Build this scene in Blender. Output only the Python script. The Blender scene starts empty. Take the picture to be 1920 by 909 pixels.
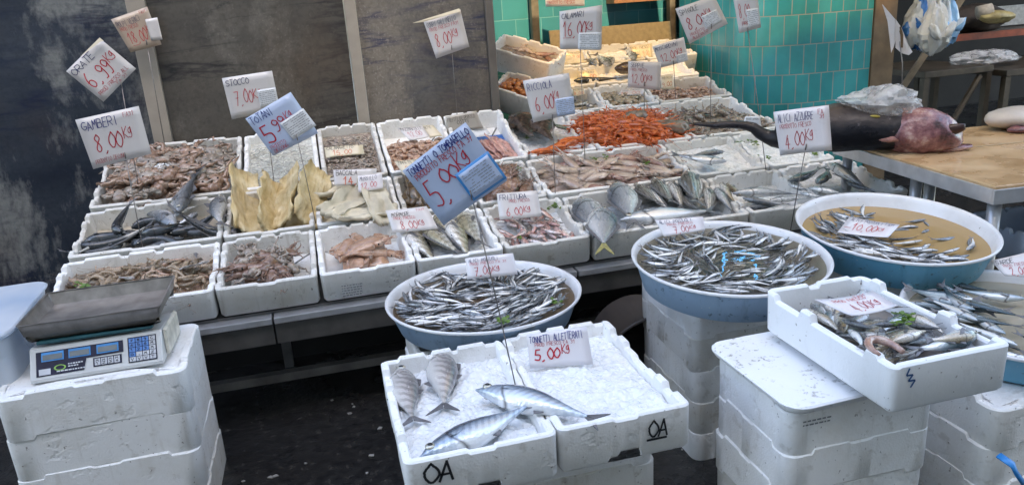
import bpy, bmesh, math, random
from mathutils import Vector as V, Matrix as Mx, noise as nz
random.seed(7)
R=math.radians
scene=bpy.context.scene
COL=scene.collection
# ------------------------------------------------ camera
F,CXP,CYP=1442.0,960.0,454.5
PITCH,ROLL,YAW,CAMH=R(17.5),R(-4.0),R(13.5),1.55
FW=V((math.sin(YAW)*math.cos(PITCH),math.cos(YAW)*math.cos(PITCH),-math.sin(PITCH)))
_r=V((math.cos(YAW),-math.sin(YAW),0)); _u=_r.cross(FW)
UP=_u*math.cos(ROLL)-_r*math.sin(ROLL); RT=_r*math.cos(ROLL)+_u*math.sin(ROLL)
CAM=V((0,0,CAMH))
cd=bpy.data.cameras.new('camera'); cam=bpy.data.objects.new('camera',cd); COL.objects.link(cam)
cd.sensor_width=36; cd.lens=36*F/1920; cd.clip_start=.05; cd.clip_end=500
m=Mx((RT,UP,-FW)).transposed().to_4x4(); m.translation=CAM; cam.matrix_world=m
scene.camera=cam
# ------------------------------------------------ light
SUN_EL,SUN_AZ=R(50),R(188)      # azimuth clockwise from +Y: sun behind the camera, almost square on
w=bpy.data.worlds.new('World'); scene.world=w; w.use_nodes=True
nt=w.node_tree; bg=nt.nodes['Background']; sky=nt.nodes.new('ShaderNodeTexSky'); sky.sky_type='NISHITA'
sky.sun_disc=False; sky.sun_elevation=SUN_EL; sky.sun_rotation=SUN_AZ; sky.dust_density=2.0; sky.ozone_density=1.0
nt.links.new(sky.outputs[0],bg.inputs[0]); bg.inputs[1].default_value=0.15
sl=bpy.data.lights.new('sun','SUN'); sl.energy=2.0; sl.angle=R(.6); sl.color=(1,.80,.52)
so=bpy.data.objects.new('sun',sl); COL.objects.link(so)
sd=V((math.sin(SUN_AZ)*math.cos(SUN_EL),math.cos(SUN_AZ)*math.cos(SUN_EL),math.sin(SUN_EL)))
so.rotation_euler=sd.to_track_quat('Z','Y').to_euler(); so.location=(0,-3,12)
vs=scene.view_settings; vs.view_transform='Standard'; vs.look='None'; vs.exposure=2.68
vs.use_white_balance=True; vs.white_balance_temperature=7150; vs.white_balance_tint=10; vs.gamma=1; vs.use_curve_mapping=False
scene.cycles.use_denoising=True; scene.cycles.max_bounces=6; scene.cycles.transparent_max_bounces=8
scene.cycles.caustics_reflective=False; scene.cycles.caustics_refractive=False; scene.cycles.sample_clamp_indirect=6
# ------------------------------------------------ unprojection on real planes
def ray(x,y): return FW+RT*((x-CXP)/F)-UP*((y-CYP)/F)
def onplane(x,y,p,n):
    d=ray(x,y); p=V(p); n=V(n); return CAM+d*((p-CAM).dot(n)/d.dot(n))
def atz(x,y,z): return onplane(x,y,(0,0,z),(0,0,1))
def aty(x,y,yy): return onplane(x,y,(0,yy,0),(0,1,0))
ROWS={1:(2.86,.60,3.30,.67),2:(3.32,.675,3.74,.77),3:(3.76,.775,4.34,.955),4:(4.40,.885,4.75,.98),5:(4.78,.99,5.10,1.08),6:(5.13,1.09,5.50,1.185),7:(3.76,.775,4.36,.885)}
def rowmat(k):
    a,b,c,e=ROWS[k]; t=math.atan2(e-b,c-a)
    return Mx.Translation((0,a,b))@Mx.Rotation(t,4,'X')
def rowlen(k):
    a,b,c,e=ROWS[k]; return math.hypot(c-a,e-b)
class Pl:                                   # a plane frame: local x,y on the plane, z its normal
    def __init__(s,M): s.M=M; s.I=M.inverted(); s.o=M.translation.copy(); s.n=(M.to_3x3()@V((0,0,1))).normalized()
    def px(s,x,y,off=0): return onplane(x,y,s.o+s.n*off,s.n)
    def uv(s,x,y,off=0): return s.I@s.px(x,y,off)
RP={k:Pl(rowmat(k)) for k in ROWS}
def flat(z,rx=0,ry=0,c=(0,0)): return Pl(Mx.Translation((c[0],c[1],z))@Mx.Rotation(rx,4,'X')@Mx.Rotation(ry,4,'Y'))
# ------------------------------------------------ materials
MATS={}
class N:
    def __init__(s,name):
        s.m=bpy.data.materials.new(name); s.m.use_nodes=True; s.t=s.m.node_tree; s.b=s.t.nodes['Principled BSDF']; MATS[name]=s.m
    def n(s,typ,**k):
        x=s.t.nodes.new('ShaderNode'+typ)
        for a,b in k.items():
            if a in x.inputs.keys(): 
                s.set(x.inputs[a],b)
            else: setattr(x,a,b)
        return x
    def set(s,i,v):
        if isinstance(v,bpy.types.NodeSocket): s.t.links.new(v,i)
        elif hasattr(v,'outputs'): s.t.links.new(v.outputs[0],i)
        else: i.default_value=(*v,1) if i.type=='RGBA' and isinstance(v,tuple) and len(v)==3 else v
    def p(s,**k):
        for a,b in k.items(): s.set(s.b.inputs[a.replace('_',' ')],b)
    def co(s,which='Object',scale=None):
        c=s.n('TexCoord').outputs[which]
        if scale is None: return c
        mp=s.n('Mapping'); s.set(mp.inputs[0],c); mp.inputs['Scale'].default_value=scale; return mp.outputs[0]
    def noise(s,scale,detail=4,vec=None,rough=.55,dist=0):
        x=s.n('TexNoise'); x.inputs['Scale'].default_value=scale; x.inputs['Detail'].default_value=detail; x.inputs['Roughness'].default_value=rough; x.inputs['Distortion'].default_value=dist
        s.set(x.inputs['Vector'],vec if vec is not None else s.co()); return x.outputs[0]
    def ramp(s,fac,stops,interp='LINEAR'):
        r=s.n('ValToRGB'); s.set(r.inputs[0],fac); e=r.color_ramp.elements; r.color_ramp.interpolation=interp
        while len(e)<len(stops): e.new(.5)
        for el,(p,c) in zip(e,stops): el.position=p; el.color=(*c,1) if len(c)==3 else c
        return r.outputs[0]
    def mix(s,f,a,b,mode='MIX'):
        x=s.n('MixRGB',blend_type=mode); s.set(x.inputs[0],f); s.set(x.inputs[1],(*a,1) if isinstance(a,tuple) and len(a)==3 else a); s.set(x.inputs[2],(*b,1) if isinstance(b,tuple) and len(b)==3 else b); return x.outputs[0]
    def math(s,op,a,b=0,c=0):
        x=s.n('Math',operation=op); s.set(x.inputs[0],a); s.set(x.inputs[1],b); s.set(x.inputs[2],c); return x.outputs[0]
    def bump(s,h,strength=.3,dist=.01):
        x=s.n('Bump'); s.set(x.inputs['Height'],h); x.inputs['Strength'].default_value=strength; x.inputs['Distance'].default_value=dist; s.set(s.b.inputs['Normal'],x.outputs[0])
    def rnd(s): return s.n('ObjectInfo').outputs['Random']
def simple(name,c,rough=.6,metal=0,var=.25,scale=30,bump=0,coat=0,spec=.5,sub=0,dist=.004):
    a=N(name); f=a.noise(scale,5)
    lo=tuple(x*(1-var) for x in c); hi=tuple(min(1,x*(1+var)) for x in c)
    col=a.ramp(f,[(.3,lo),(.7,hi)]); col=a.mix(a.math('MULTIPLY',a.rnd(),.45),col,tuple(x*.5 for x in c))
    a.p(Base_Color=col,Roughness=rough,Metallic=metal,Coat_Weight=coat,Specular_IOR_Level=spec)
    if sub: a.p(Subsurface_Weight=sub,Subsurface_Radius=(.01,.005,.003),Subsurface_Scale=1.0)
    if bump: a.bump(f,bump,dist)
    return a.m
def foam(name,base=(.87,.87,.86),dirt=.35,bmp=.40):
    a=N(name); big=a.noise(7,5,rough=.65); spk=a.noise(75,2); rn=a.rnd(); co=a.co()
    off=a.n('VectorMath',operation='ADD'); a.set(off.inputs[0],co); cx=a.n('CombineXYZ'); a.set(cx.inputs[0],a.math('MULTIPLY',rn,9)); a.set(cx.inputs[1],a.math('MULTIPLY',rn,5)); a.set(off.inputs[1],cx.outputs[0]); vv=off.outputs[0]
    big=a.noise(6,5,vv,.68); spk=a.noise(70,2,vv); med=a.noise(22,4,vv,.6)
    c=a.mix(a.math('MULTIPLY',a.ramp(big,[(.46,(0,0,0)),(.66,(1,1,1))]),dirt*.8),base,(.56,.52,.44))
    c=a.mix(a.math('MULTIPLY',a.ramp(med,[(.60,(0,0,0)),(.68,(1,1,1))]),dirt*.9),c,(.40,.36,.30))
    c=a.mix(a.ramp(spk,[(.69,(0,0,0)),(.74,(.75,.75,.75))]),c,(.14,.11,.09))
    mp=a.n('Mapping'); a.set(mp.inputs[0],vv); mp.inputs['Scale'].default_value=(14,14,1.6); st=a.noise(2.4,5,mp.outputs[0],.6)
    c=a.mix(a.math('MULTIPLY',a.ramp(st,[(.58,(0,0,0)),(.70,(1,1,1))]),dirt*.7),c,(.45,.41,.35))
    c=a.mix(a.math('MULTIPLY',rn,.16),c,(.62,.60,.55))
    v=a.n('TexVoronoi'); v.inputs['Scale'].default_value=170; a.set(v.inputs['Vector'],vv)
    h=a.math('ADD',a.math('MULTIPLY',v.outputs[0],.35),a.ramp(a.noise(19,3,vv),[(.30,(0,0,0)),(.40,(1,1,1))])); h=a.math('ADD',h,a.math('MULTIPLY',big,.25))
    a.p(Base_Color=c,Roughness=.62,Specular_IOR_Level=.35); a.bump(h,bmp,.004); return a.m
FOAM=foam('polystyrene'); FOAM_OLD=foam('polystyrene_worn',(.70,.69,.66),.75)
FOAM_CLEAN=foam('polystyrene_clean',(.84,.86,.88),.08,.15)
def icemat():
    a=N('crushed_ice'); v=a.n('TexVoronoi'); v.inputs['Scale'].default_value=85; a.set(v.inputs['Vector'],a.co()); v2=a.n('TexVoronoi',feature='DISTANCE_TO_EDGE'); v2.inputs['Scale'].default_value=60; a.set(v2.inputs['Vector'],a.co())
    n=a.noise(26,5); big=a.noise(5,4)
    c=a.mix(n,(.74,.77,.79),(.88,.88,.88)); c=a.mix(a.ramp(big,[(.55,(0,0,0)),(.78,(.45,.45,.45))]),c,(.64,.57,.50)); c=a.mix(a.ramp(v2.outputs[0],[(0,(.10,.10,.10)),(.08,(0,0,0))]),c,(.55,.60,.63))
    a.p(Base_Color=c,Roughness=a.ramp(v.outputs[1] if False else n,[(.3,(.08,)*3),(.7,(.45,)*3)]),Specular_IOR_Level=.6,Coat_Weight=.25); a.bump(a.math('ADD',v.outputs[0],n),.36,.010); return a.m
ICE=icemat()
STEEL=simple('stainless_steel',(.55,.56,.58),.34,.55,.18,14); STEEL_DK=simple('dull_steel',(.20,.20,.20),.45,.7,.3,9)
BLACK=simple('black_plastic',(.02,.02,.02),.4); WOODB=None
def fishmat(name,back,side,belly,h=.13,stripes=None,scol=(.03,.03,.04),freq=30,smix=.6,metal=.30,rough=.26,spots=0,along=False,split=(.28,.5,.8)):
    a=N(name); co=a.co(); sx=a.n('SeparateXYZ'); a.set(sx.inputs[0],co)
    nn=a.noise(9,4,vec=a.co('Object',(1,2.2,2.2)))
    yy=a.math('MULTIPLY_ADD',sx.outputs[1],.5/h,.5); yy=a.math('ADD',yy,a.math('MULTIPLY',a.math('SUBTRACT',nn,.5),.22))
    c=a.ramp(yy,[(split[0]-.2,belly),(split[0],tuple(x*.95 for x in belly)),(split[1],side),(split[2],back),(1,tuple(x*.75 for x in back))])
    if stripes:
        ax=sx.outputs[1] if along else a.math('MULTIPLY_ADD',sx.outputs[1],.7,sx.outputs[0])
        ph=a.math('ADD',a.math('MULTIPLY',ax,freq),a.math('MULTIPLY',nn,5.5))
        s=a.math('MULTIPLY_ADD',a.math('SINE',ph),.5,.5)
        lim=a.ramp(yy,[(split[0],(0,0,0)),(split[0]+.22,(1,1,1))]) if stripes=='upper' else a.ramp(yy,[(.1,(0,0,0)),(.3,(1,1,1)),(.9,(1,1,1))])
        f=a.math('MULTIPLY',a.math('MULTIPLY',a.ramp(s,[(.45,(0,0,0)),(.7,(1,1,1))]),lim),smix)
        c=a.mix(f,c,scol)
    if spots:
        v=a.n('TexVoronoi'); v.inputs['Scale'].default_value=spots; a.set(v.inputs['Vector'],co)
        c=a.mix(a.math('MULTIPLY',a.ramp(v.outputs[0],[(.18,(1,1,1)),(.3,(0,0,0))]),.6),c,scol)
    mt=a.noise(34,5,rough=.65); c=a.mix(a.math('MULTIPLY',a.math('MULTIPLY',a.ramp(mt,[(.50,(0,0,0)),(.62,(1,1,1))]),a.ramp(yy,[(.45,(0,0,0)),(.75,(1,1,1))])),.55),c,tuple(q*.5 for q in back)); c=a.mix(a.math('MULTIPLY',a.rnd(),.30),c,tuple(q*.55 for q in side))
    vs_=a.n('TexVoronoi'); vs_.inputs['Scale'].default_value=60; a.set(vs_.inputs['Vector'],co)
    hd=a.math('GREATER_THAN',sx.outputs[0],.27)
    c=a.mix(a.math('MULTIPLY',hd,.28),c,tuple(.5*(p+q) for p,q in zip(back,side)))
    gx=a.math('ABSOLUTE',a.math('ADD',a.math('SUBTRACT',sx.outputs[0],.27),a.math('MULTIPLY',a.math('MULTIPLY',sx.outputs[1],sx.outputs[1]),5)))
    c=a.mix(a.ramp(gx,[(.0,(.8,.8,.8)),(.020,(0,0,0))]),c,(.03,.025,.025))
    a.p(Base_Color=c,Metallic=metal,Roughness=a.ramp(nn,[(.3,(rough*.6,)*3),(.7,(rough*1.4,)*3)]),Coat_Weight=.5,Coat_Roughness=.07)
    a.bump(a.math('ADD',vs_.outputs[0],nn),.22,.004); return a.m
FINM=simple('fin_membrane',(.17,.17,.18),.38,.15,.35,20); FIN_Y=simple('yellow_fin',(.42,.38,.16),.4,.1,.3,20)
EYE=simple('eye_pupil',(.006,.006,.008),.06,0,.1); IRIS=simple('eye_ring',(.55,.53,.45),.15,.5,.2)
FM=dict(
 tuna=fishmat('tuna_skin',(.045,.075,.12),(.50,.60,.72),(.88,.90,.91),.13,'upper',(.04,.06,.10),120,.28,.30,.16,split=(.14,.36,.62)),
 tuna2=fishmat('tuna_belly_skin',(.13,.12,.14),(.62,.59,.57),(.84,.82,.79),.13,'upper',(.12,.11,.12),80,.50,.26,.2,split=(.2,.45,.92)),
 anch=fishmat('anchovy_skin',(.03,.038,.05),(.42,.44,.46),(.92,.92,.91),.075,None,metal=.22,rough=.2,split=(.38,.58,.74)),
 morm=fishmat('striped_bream_skin',(.40,.36,.22),(.66,.64,.56),(.86,.85,.82),.15,'all',(.20,.17,.09),62,.55,.35,.3),
 mull=fishmat('red_mullet_skin',(.55,.26,.22),(.66,.46,.42),(.80,.72,.70),.11,'all',(.28,.14,.12),38,.35,.3,.3),
 pomf=fishmat('pomfret_skin',(.12,.14,.17),(.50,.53,.56),(.76,.78,.79),.26,None,metal=.32,rough=.25),
 boni=fishmat('bonito_skin',(.06,.10,.16),(.55,.60,.65),(.84,.85,.86),.13,'upper',(.05,.08,.12),30,.4,.3,.22),
 strp=fishmat('lined_fish_skin',(.24,.23,.20),(.60,.59,.55),(.84,.83,.80),.15,'all',(.09,.08,.07),150,.75,.35,.3,along=True),
 grey=fishmat('grey_fish_skin',(.07,.08,.09),(.30,.32,.34),(.72,.73,.73),.13,None,metal=.32,rough=.28),
 orat=fishmat('gilthead_skin',(.08,.10,.12),(.33,.36,.39),(.74,.75,.75),.17,'upper',(.10,.11,.12),90,.3,.3,.26,along=True),
 dark=fishmat('dark_eel_skin',(.025,.03,.035),(.06,.07,.08),(.52,.50,.45),.1,None,metal=.2,rough=.22,split=(.05,.2,.6)),
 sard=fishmat('sardine_skin',(.05,.09,.11),(.38,.46,.50),(.80,.83,.84),.095,None,metal=.32,rough=.2,split=(.3,.5,.74)),
 buff=fishmat('buff_fish_skin',(.26,.20,.12),(.50,.44,.34),(.74,.71,.66),.15,None,metal=.3,rough=.3))
def flesh(name,c,dark=.45,scale=38,bump=.4,rough=.17,dist=.004,pale=None,spot=0):
    a=N(name); n=a.noise(scale,6,rough=.62); n2=a.noise(scale*.32,4,rough=.6); n3=a.noise(scale*3.2,3)
    col=a.ramp(n,[(.28,tuple(x*dark for x in c)),(.50,c),(.74,pale or tuple(min(1,x*1.35) for x in c))])
    col=a.mix(a.math('MULTIPLY',a.ramp(n2,[(.48,(0,0,0)),(.66,(1,1,1))]),.6),col,tuple(x*y for x,y in zip(c,(.62,.48,.50))))
    if spot: col=a.mix(a.ramp(n3,[(.60,(0,0,0)),(.68,(spot,)*3)]),col,tuple(x*.3 for x in c))
    col=a.mix(a.math('MULTIPLY',a.rnd(),.5),col,tuple(x*.48 for x in c))
    a.p(Base_Color=col,Roughness=a.ramp(n2,[(.35,(rough*.5,)*3),(.7,(rough*1.7,)*3)]),Coat_Weight=.45,Coat_Roughness=.06,Subsurface_Weight=.08,Subsurface_Radius=(.01,.005,.003))
    a.bump(a.math('ADD',n,a.math('MULTIPLY',n3,.4)),bump,dist); return a.m
FLESH=dict(
 pink=flesh('pink_shrimp_shell',(.60,.40,.29),.6,60,.3), red=flesh('red_prawn_shell',(.68,.16,.04),.45,70,.4,.2), octo=flesh('octopus_skin',(.36,.23,.155),.4,45,.6,.15,pale=(.56,.46,.38),spot=.6),
 octo2=flesh('grey_octopus_skin',(.36,.30,.24),.42,50,.5,.16,pale=(.58,.54,.48),spot=.6), squid=flesh('squid_skin',(.42,.25,.20),.45,30,.35,.15,pale=(.62,.52,.45),spot=.5), squidp=flesh('pale_squid_skin',(.57,.45,.37),.5,30,.3,.15,pale=(.70,.63,.56),spot=.35),
 cuttle=flesh('brown_cuttlefish_skin',(.27,.16,.115),.4,36,.5,.16,pale=(.52,.41,.35),spot=.5), tot=flesh('flying_squid_skin',(.50,.30,.20),.55,26,.3,.15,pale=(.64,.50,.40),spot=.3), monk=flesh('monkfish_skin',(.075,.052,.04),.4,44,.8,.16,pale=(.20,.15,.11)),
 brown=flesh('dark_brown_skin',(.10,.06,.03),.35,40,.8,.15,pale=(.30,.22,.10)), fillet=flesh('pink_fillet',(.68,.40,.34),.65,30,.3,.2), orange=flesh('orange_shell',(.64,.24,.07),.4,60,.6,.25), clam=flesh('clam_shell',(.46,.38,.26),.35,80,.5,.25,pale=(.72,.66,.52)),
 bait=simple('whitebait',(.66,.66,.60),.2,.1,.35,60,.6,.4), bait2=flesh('baby_squid',(.36,.30,.24),.4,70,.6,.18,pale=(.58,.52,.46)))
STOCK=None; BACC=simple('salt_cod_flesh',(.68,.62,.48),.5,0,.25,18,.6,dist=.008)
def stockmat():
    a=N('stockfish_flesh'); n=a.noise(16,6,rough=.65); f=a.noise(9,5,a.co('Object',(1,9,1)),.6); c=a.ramp(n,[(.3,(.42,.29,.12)),(.5,(.60,.47,.25)),(.72,(.74,.64,.43))]); c=a.mix(a.ramp(f,[(.55,(0,0,0)),(.68,(.6,.6,.6))]),c,(.30,.18,.06)); c=a.mix(a.ramp(a.noise(5,4),[(.58,(0,0,0)),(.7,(.7,.7,.7))]),c,(.22,.14,.06))
    a.p(Base_Color=c,Roughness=.5); a.bump(a.math('ADD',n,f),.7,.008); return a.m
STOCK=stockmat()
LEAF=simple('parsley_leaf',(.10,.19,.025),.45,0,.5,60)
def shrimpmat():
    a=N('translucent_shrimp_shell'); sx=a.n('SeparateXYZ'); a.set(sx.inputs[0],a.co()); n=a.noise(60,4)
    c=a.ramp(a.rnd(),[(0,(.15,.12,.085)),(.35,(.30,.22,.14)),(.7,(.42,.32,.22)),(1,(.46,.30,.22))]); band=a.math('SINE',a.math('ADD',a.math('MULTIPLY',sx.outputs[0],900),a.math('MULTIPLY',n,5)))
    c=a.mix(a.math('MULTIPLY',a.ramp(band,[(.3,(0,0,0)),(.8,(1,1,1))]),.40),c,(.10,.065,.045)); c=a.mix(a.ramp(n,[(.55,(0,0,0)),(.75,(.5,.5,.5))]),c,(.50,.36,.26))
    a.p(Base_Color=c,Roughness=.2,Subsurface_Weight=.12,Subsurface_Radius=(.01,.006,.004),Coat_Weight=.3); a.bump(n,.3,.003); return a.m
FLESH['shrimp']=shrimpmat()
LIDM=foam('scuffed_polystyrene',(.84,.85,.86),.2)
_a=LIDM.node_tree
# ------------------------------------------------ mesh building
class MB:
    def __init__(s): s.v=[]; s.f=[]; s.m=[]
    def add(s,vs,fs,mi=0):
        o=len(s.v); s.v+= [tuple(x) for x in vs]; s.f+=[tuple(i+o for i in f) for f in fs]; s.m+=[mi]*len(fs); return s
    def box(s,x0,x1,y0,y1,z0,z1,mi=0,M=None):
        vs=[V((x,y,z)) for z in (z0,z1) for y in (y0,y1) for x in (x0,x1)]
        if M: vs=[M@q for q in vs]
        return s.add(vs,[(0,2,3,1),(4,5,7,6),(0,1,5,4),(2,6,7,3),(0,4,6,2),(1,3,7,5)],mi)
    def tube(s,path,rad,n=8,mi=0,sq=1.0,caps=True,up=None):
        P=[V(p) for p in path]; vs=[]; fs=[]; L=len(P)
        if not isinstance(rad,(list,tuple)): rad=[rad]*L
        ref=V(up) if up else None
        for i,p in enumerate(P):
            t=(P[min(i+1,L-1)]-P[max(i-1,0)]).normalized()
            if ref is None: ref=V((0,0,1)) if abs(t.z)<.9 else V((1,0,0))
            a=t.cross(ref); a=a.normalized() if a.length>1e-6 else t.orthogonal().normalized()
            b=a.cross(t).normalized(); ref=b
            for k in range(n):
                g=2*math.pi*k/n; vs.append(p+a*(rad[i]*math.cos(g))+b*(rad[i]*sq*math.sin(g)))
        for i in range(L-1):
            for k in range(n): fs.append((i*n+k,i*n+(k+1)%n,(i+1)*n+(k+1)%n,(i+1)*n+k))
        if caps: fs.append(tuple(range(n-1,-1,-1))); fs.append(tuple((L-1)*n+k for k in range(n)))
        return s.add(vs,fs,mi)
    def ell(s,c,r,n=10,mi=0,M=None):
        vs=[];fs=[];k=max(4,n//2)
        for i in range(k+1):
            th=math.pi*i/k
            for j in range(n):
                q=V((r[0]*math.sin(th)*math.cos(2*math.pi*j/n),r[1]*math.sin(th)*math.sin(2*math.pi*j/n),r[2]*math.cos(th)))
                if M: q=M@q
                vs.append(V(c)+q)
        for i in range(k):
            for j in range(n): fs.append((i*n+j,(i+1)*n+j,(i+1)*n+(j+1)%n,i*n+(j+1)%n))
        return s.add(vs,fs,mi)
    def plate(s,pts,th,mi=0):        # flat outline in xy, thickness along z
        n=len(pts); pts=[V(p) if len(p)==3 else V((p[0],p[1],0)) for p in pts]
        vs=[p+V((0,0,th/2)) for p in pts]+[p-V((0,0,th/2)) for p in pts]
        fs=[tuple(range(n)),tuple(range(2*n-1,n-1,-1))]+[(i,i+n,(i+1)%n+n,(i+1)%n) for i in range(n)]
        return s.add(vs,fs,mi)
    def lathe(s,prof,n=48,mi=0):
        vs=[];fs=[]
        for r,z in prof:
            for j in range(n): vs.append((r*math.cos(2*math.pi*j/n),r*math.sin(2*math.pi*j/n),z))
        for i in range(len(prof)-1):
            mm=mi[i] if isinstance(mi,list) else mi
            o=len(s.v)
        o=len(s.v); s.v+=vs
        for i in range(len(prof)-1):
            mm=mi[i] if isinstance(mi,list) else mi
            for j in range(n):
                s.f.append((o+i*n+j,o+i*n+(j+1)%n,o+(i+1)*n+(j+1)%n,o+(i+1)*n+j)); s.m.append(mm)
        return s
    def mesh(s,name,mats,smooth=True,fix=True):
        me=bpy.data.meshes.new(name); me.from_pydata(s.v,[],s.f)
        for mm in (mats if isinstance(mats,(list,tuple)) else [mats]): me.materials.append(mm)
        me.polygons.foreach_set('material_index',s.m)
        if fix:
            b=bmesh.new(); b.from_mesh(me); bmesh.ops.recalc_face_normals(b,faces=b.faces); b.to_mesh(me); b.free()
        me.polygons.foreach_set('use_smooth',[smooth]*len(me.polygons)); me.update(); return me
def link(name,me,parent=None,M=None):
    o=bpy.data.objects.new(name,me); COL.objects.link(o)
    if parent: o.parent=parent
    if M is not None:
        if parent: o.matrix_local=M
        else: o.matrix_world=M
    return o
def tag(o,label,cat,group=None,kind=None):
    if label: o['label']=label
    if cat: o['category']=cat
    if group: o['group']=group
    if kind: o['kind']=kind
    return o
def empty(name,label,cat,M=None,group=None):
    o=bpy.data.objects.new(name,None); COL.objects.link(o); o.empty_display_size=.05
    if M is not None: o.matrix_world=M
    return tag(o,label,cat,group)
def bevel(o,w,seg=2,ang=35):
    b=o.modifiers.new('bevel','BEVEL'); b.width=w; b.segments=seg; b.limit_method='ANGLE'; b.angle_limit=R(ang); b.harden_normals=False; return o
def struct(name,me,M=None): 
    o=link(name,me,None,M); o['kind']='structure'; return o
def autosmooth(me,ang=40):
    me.polygons.foreach_set('use_smooth',[True]*len(me.polygons))
    b=bmesh.new(); b.from_mesh(me)
    for e in b.edges: e.smooth = not (len(e.link_faces)==2 and e.calc_face_angle(0)>R(ang))
    b.to_mesh(me); b.free(); return me
# ================================================ THE SETTING
def floormat():
    a=N('wet_black_floor'); n=a.noise(2.2,6); n2=a.noise(28,5)
    c=a.ramp(n2,[(.3,(.010,.010,.011)),(.6,(.026,.025,.024)),(.8,(.06,.055,.05))])
    a.p(Base_Color=c,Roughness=a.ramp(n,[(.42,(.04,)*3),(.60,(.38,)*3)])); a.bump(a.math('MULTIPLY',n2,a.ramp(n,[(.42,(.15,)*3),(.6,(1,1,1))])),.6,.012); return a.m
fl=MB().add([(-30,-30,0),(30,-30,0),(30,30,0),(-30,30,0)],[(0,1,2,3)]).mesh('floor',floormat(),False)
struct('floor',fl)
def marble(name,base,dark,pale,stain,seed,pa,vein=(.012,.016,.035),va=.85,vs_=1.0):
    a=N(name); co=a.n('TexCoord').outputs['Object']
    def mp(sx,sz,o,rot=4):
        q=a.n('Mapping'); a.set(q.inputs[0],co); q.inputs['Location'].default_value=(seed+o,seed*.7,seed*1.3+o); q.inputs['Scale'].default_value=(sx,1,sz); q.inputs['Rotation'].default_value=(0,R(rot),0); return q.outputs[0]
    n1=a.noise(1.2,7,mp(.7,2.0,0),.62,.2); n3=a.noise(1.0,8,mp(2.0,1.0,5),.68,.25)
    c=a.ramp(n1,[(.32,dark),(.68,base)]); c=a.mix(a.math('MULTIPLY',a.ramp(n3,[(.49,(0,0,0)),(.57,(1,1,1))]),pa),c,pale)
    brk=a.noise(2.2,3,mp(.8,1.5,2))
    for sc_,wd_,st_,o,al in ((.55,.007,va,11,(.42,.60)),(1.0,.006,va*.8,23,(.45,.62)),(1.9,.007,va*.55,31,(.47,.62))):
        n2=a.noise(sc_*vs_,6,mp(.55,3.2,o,5),.55,.35); r=a.math('ABSOLUTE',a.math('SUBTRACT',n2,.5)); f=a.math('MULTIPLY',a.ramp(r,[(.0,(st_,)*3),(wd_,(st_*.55,)*3),(wd_*3.2,(0,0,0))]),a.ramp(brk,[(al[0],(.15,.15,.15)),(al[1],(1,1,1))])); c=a.mix(f,c,vein)
    c=a.mix(a.math('MULTIPLY',a.ramp(a.noise(.9,4,mp(1.6,1,9)),[(.52,(0,0,0)),(.72,(1,1,1))]),.6),c,stain)
    g=a.noise(48,5); c=a.mix(a.ramp(g,[(.30,(.35,.35,.35)),(.55,(0,0,0))]),c,tuple(q*.5 for q in dark)); c=a.mix(a.math('MULTIPLY',a.ramp(a.noise(85,4),[(.56,(0,0,0)),(.70,(1,1,1))]),a.ramp(n3,[(.42,(0,0,0)),(.6,(.45,.45,.45))])),c,tuple(min(1,q*2) for q in base))
    a.p(Base_Color=c,Roughness=.22,Specular_IOR_Level=.5); a.bump(n1,.06,.01); return a.m
WY=4.45
MA=marble('navy_marble',(.045,.055,.070),(.012,.017,.030),(.20,.205,.20),(.045,.022,.014),3.1,.9,(.004,.008,.035))
MBm=marble('brown_marble',(.122,.108,.090),(.070,.064,.056),(.160,.148,.128),(.088,.058,.034),9.4,.7,(.018,.018,.020),.9)
MC=marble('grey_marble',(.215,.190,.162),(.11,.105,.10),(.24,.21,.175),(.16,.12,.095),17.7,.8,(.018,.026,.085),.95)
STRIP=simple('beige_painted_metal',(.42,.37,.31),.45,0,.12,12)
def panel(x0,x1,mt,label):
    o=link('marble_panel',MB().box(x0,x1,WY,WY+.08,0,3.4).mesh('marble_panel',mt,False)); return tag(o,label,'wall panel')
xs=[-.854,-.762,.225,.287]
panel(-4.6,xs[0]-.003,MA,'dark navy marble wall panel with pale cloudy patches at far left')
panel(xs[1]+.003,xs[2]-.003,MBm,'brownish grey marble wall panel between the two beige pilaster strips')
panel(xs[3]+.003,1.0,MC,'grey marble wall panel with dark veins next to the teal tiles')
for x0,x1,l in ((xs[0],xs[1],'beige vertical strip on the dark wall behind the octopus crate'),(xs[2],xs[3],'narrow beige vertical strip between brownish and grey marble panels')):
    o=link('pilaster_strip',MB().box(x0,x1,WY-.025,WY+.05,0,3.4).mesh('pilaster_strip',STRIP,False)); bevel(o,.003); tag(o,l,'pilaster')
o=link('door_jamb',MB().box(1.003,1.05,WY-.02,WY+.55,0,3.4).mesh('door_jamb',simple('jamb_paint',(.20,.18,.16),.5,0,.2,9),False)); bevel(o,.004); tag(o,'dull grey jamb at the edge of the marble wall beside tiles','jamb')
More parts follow.
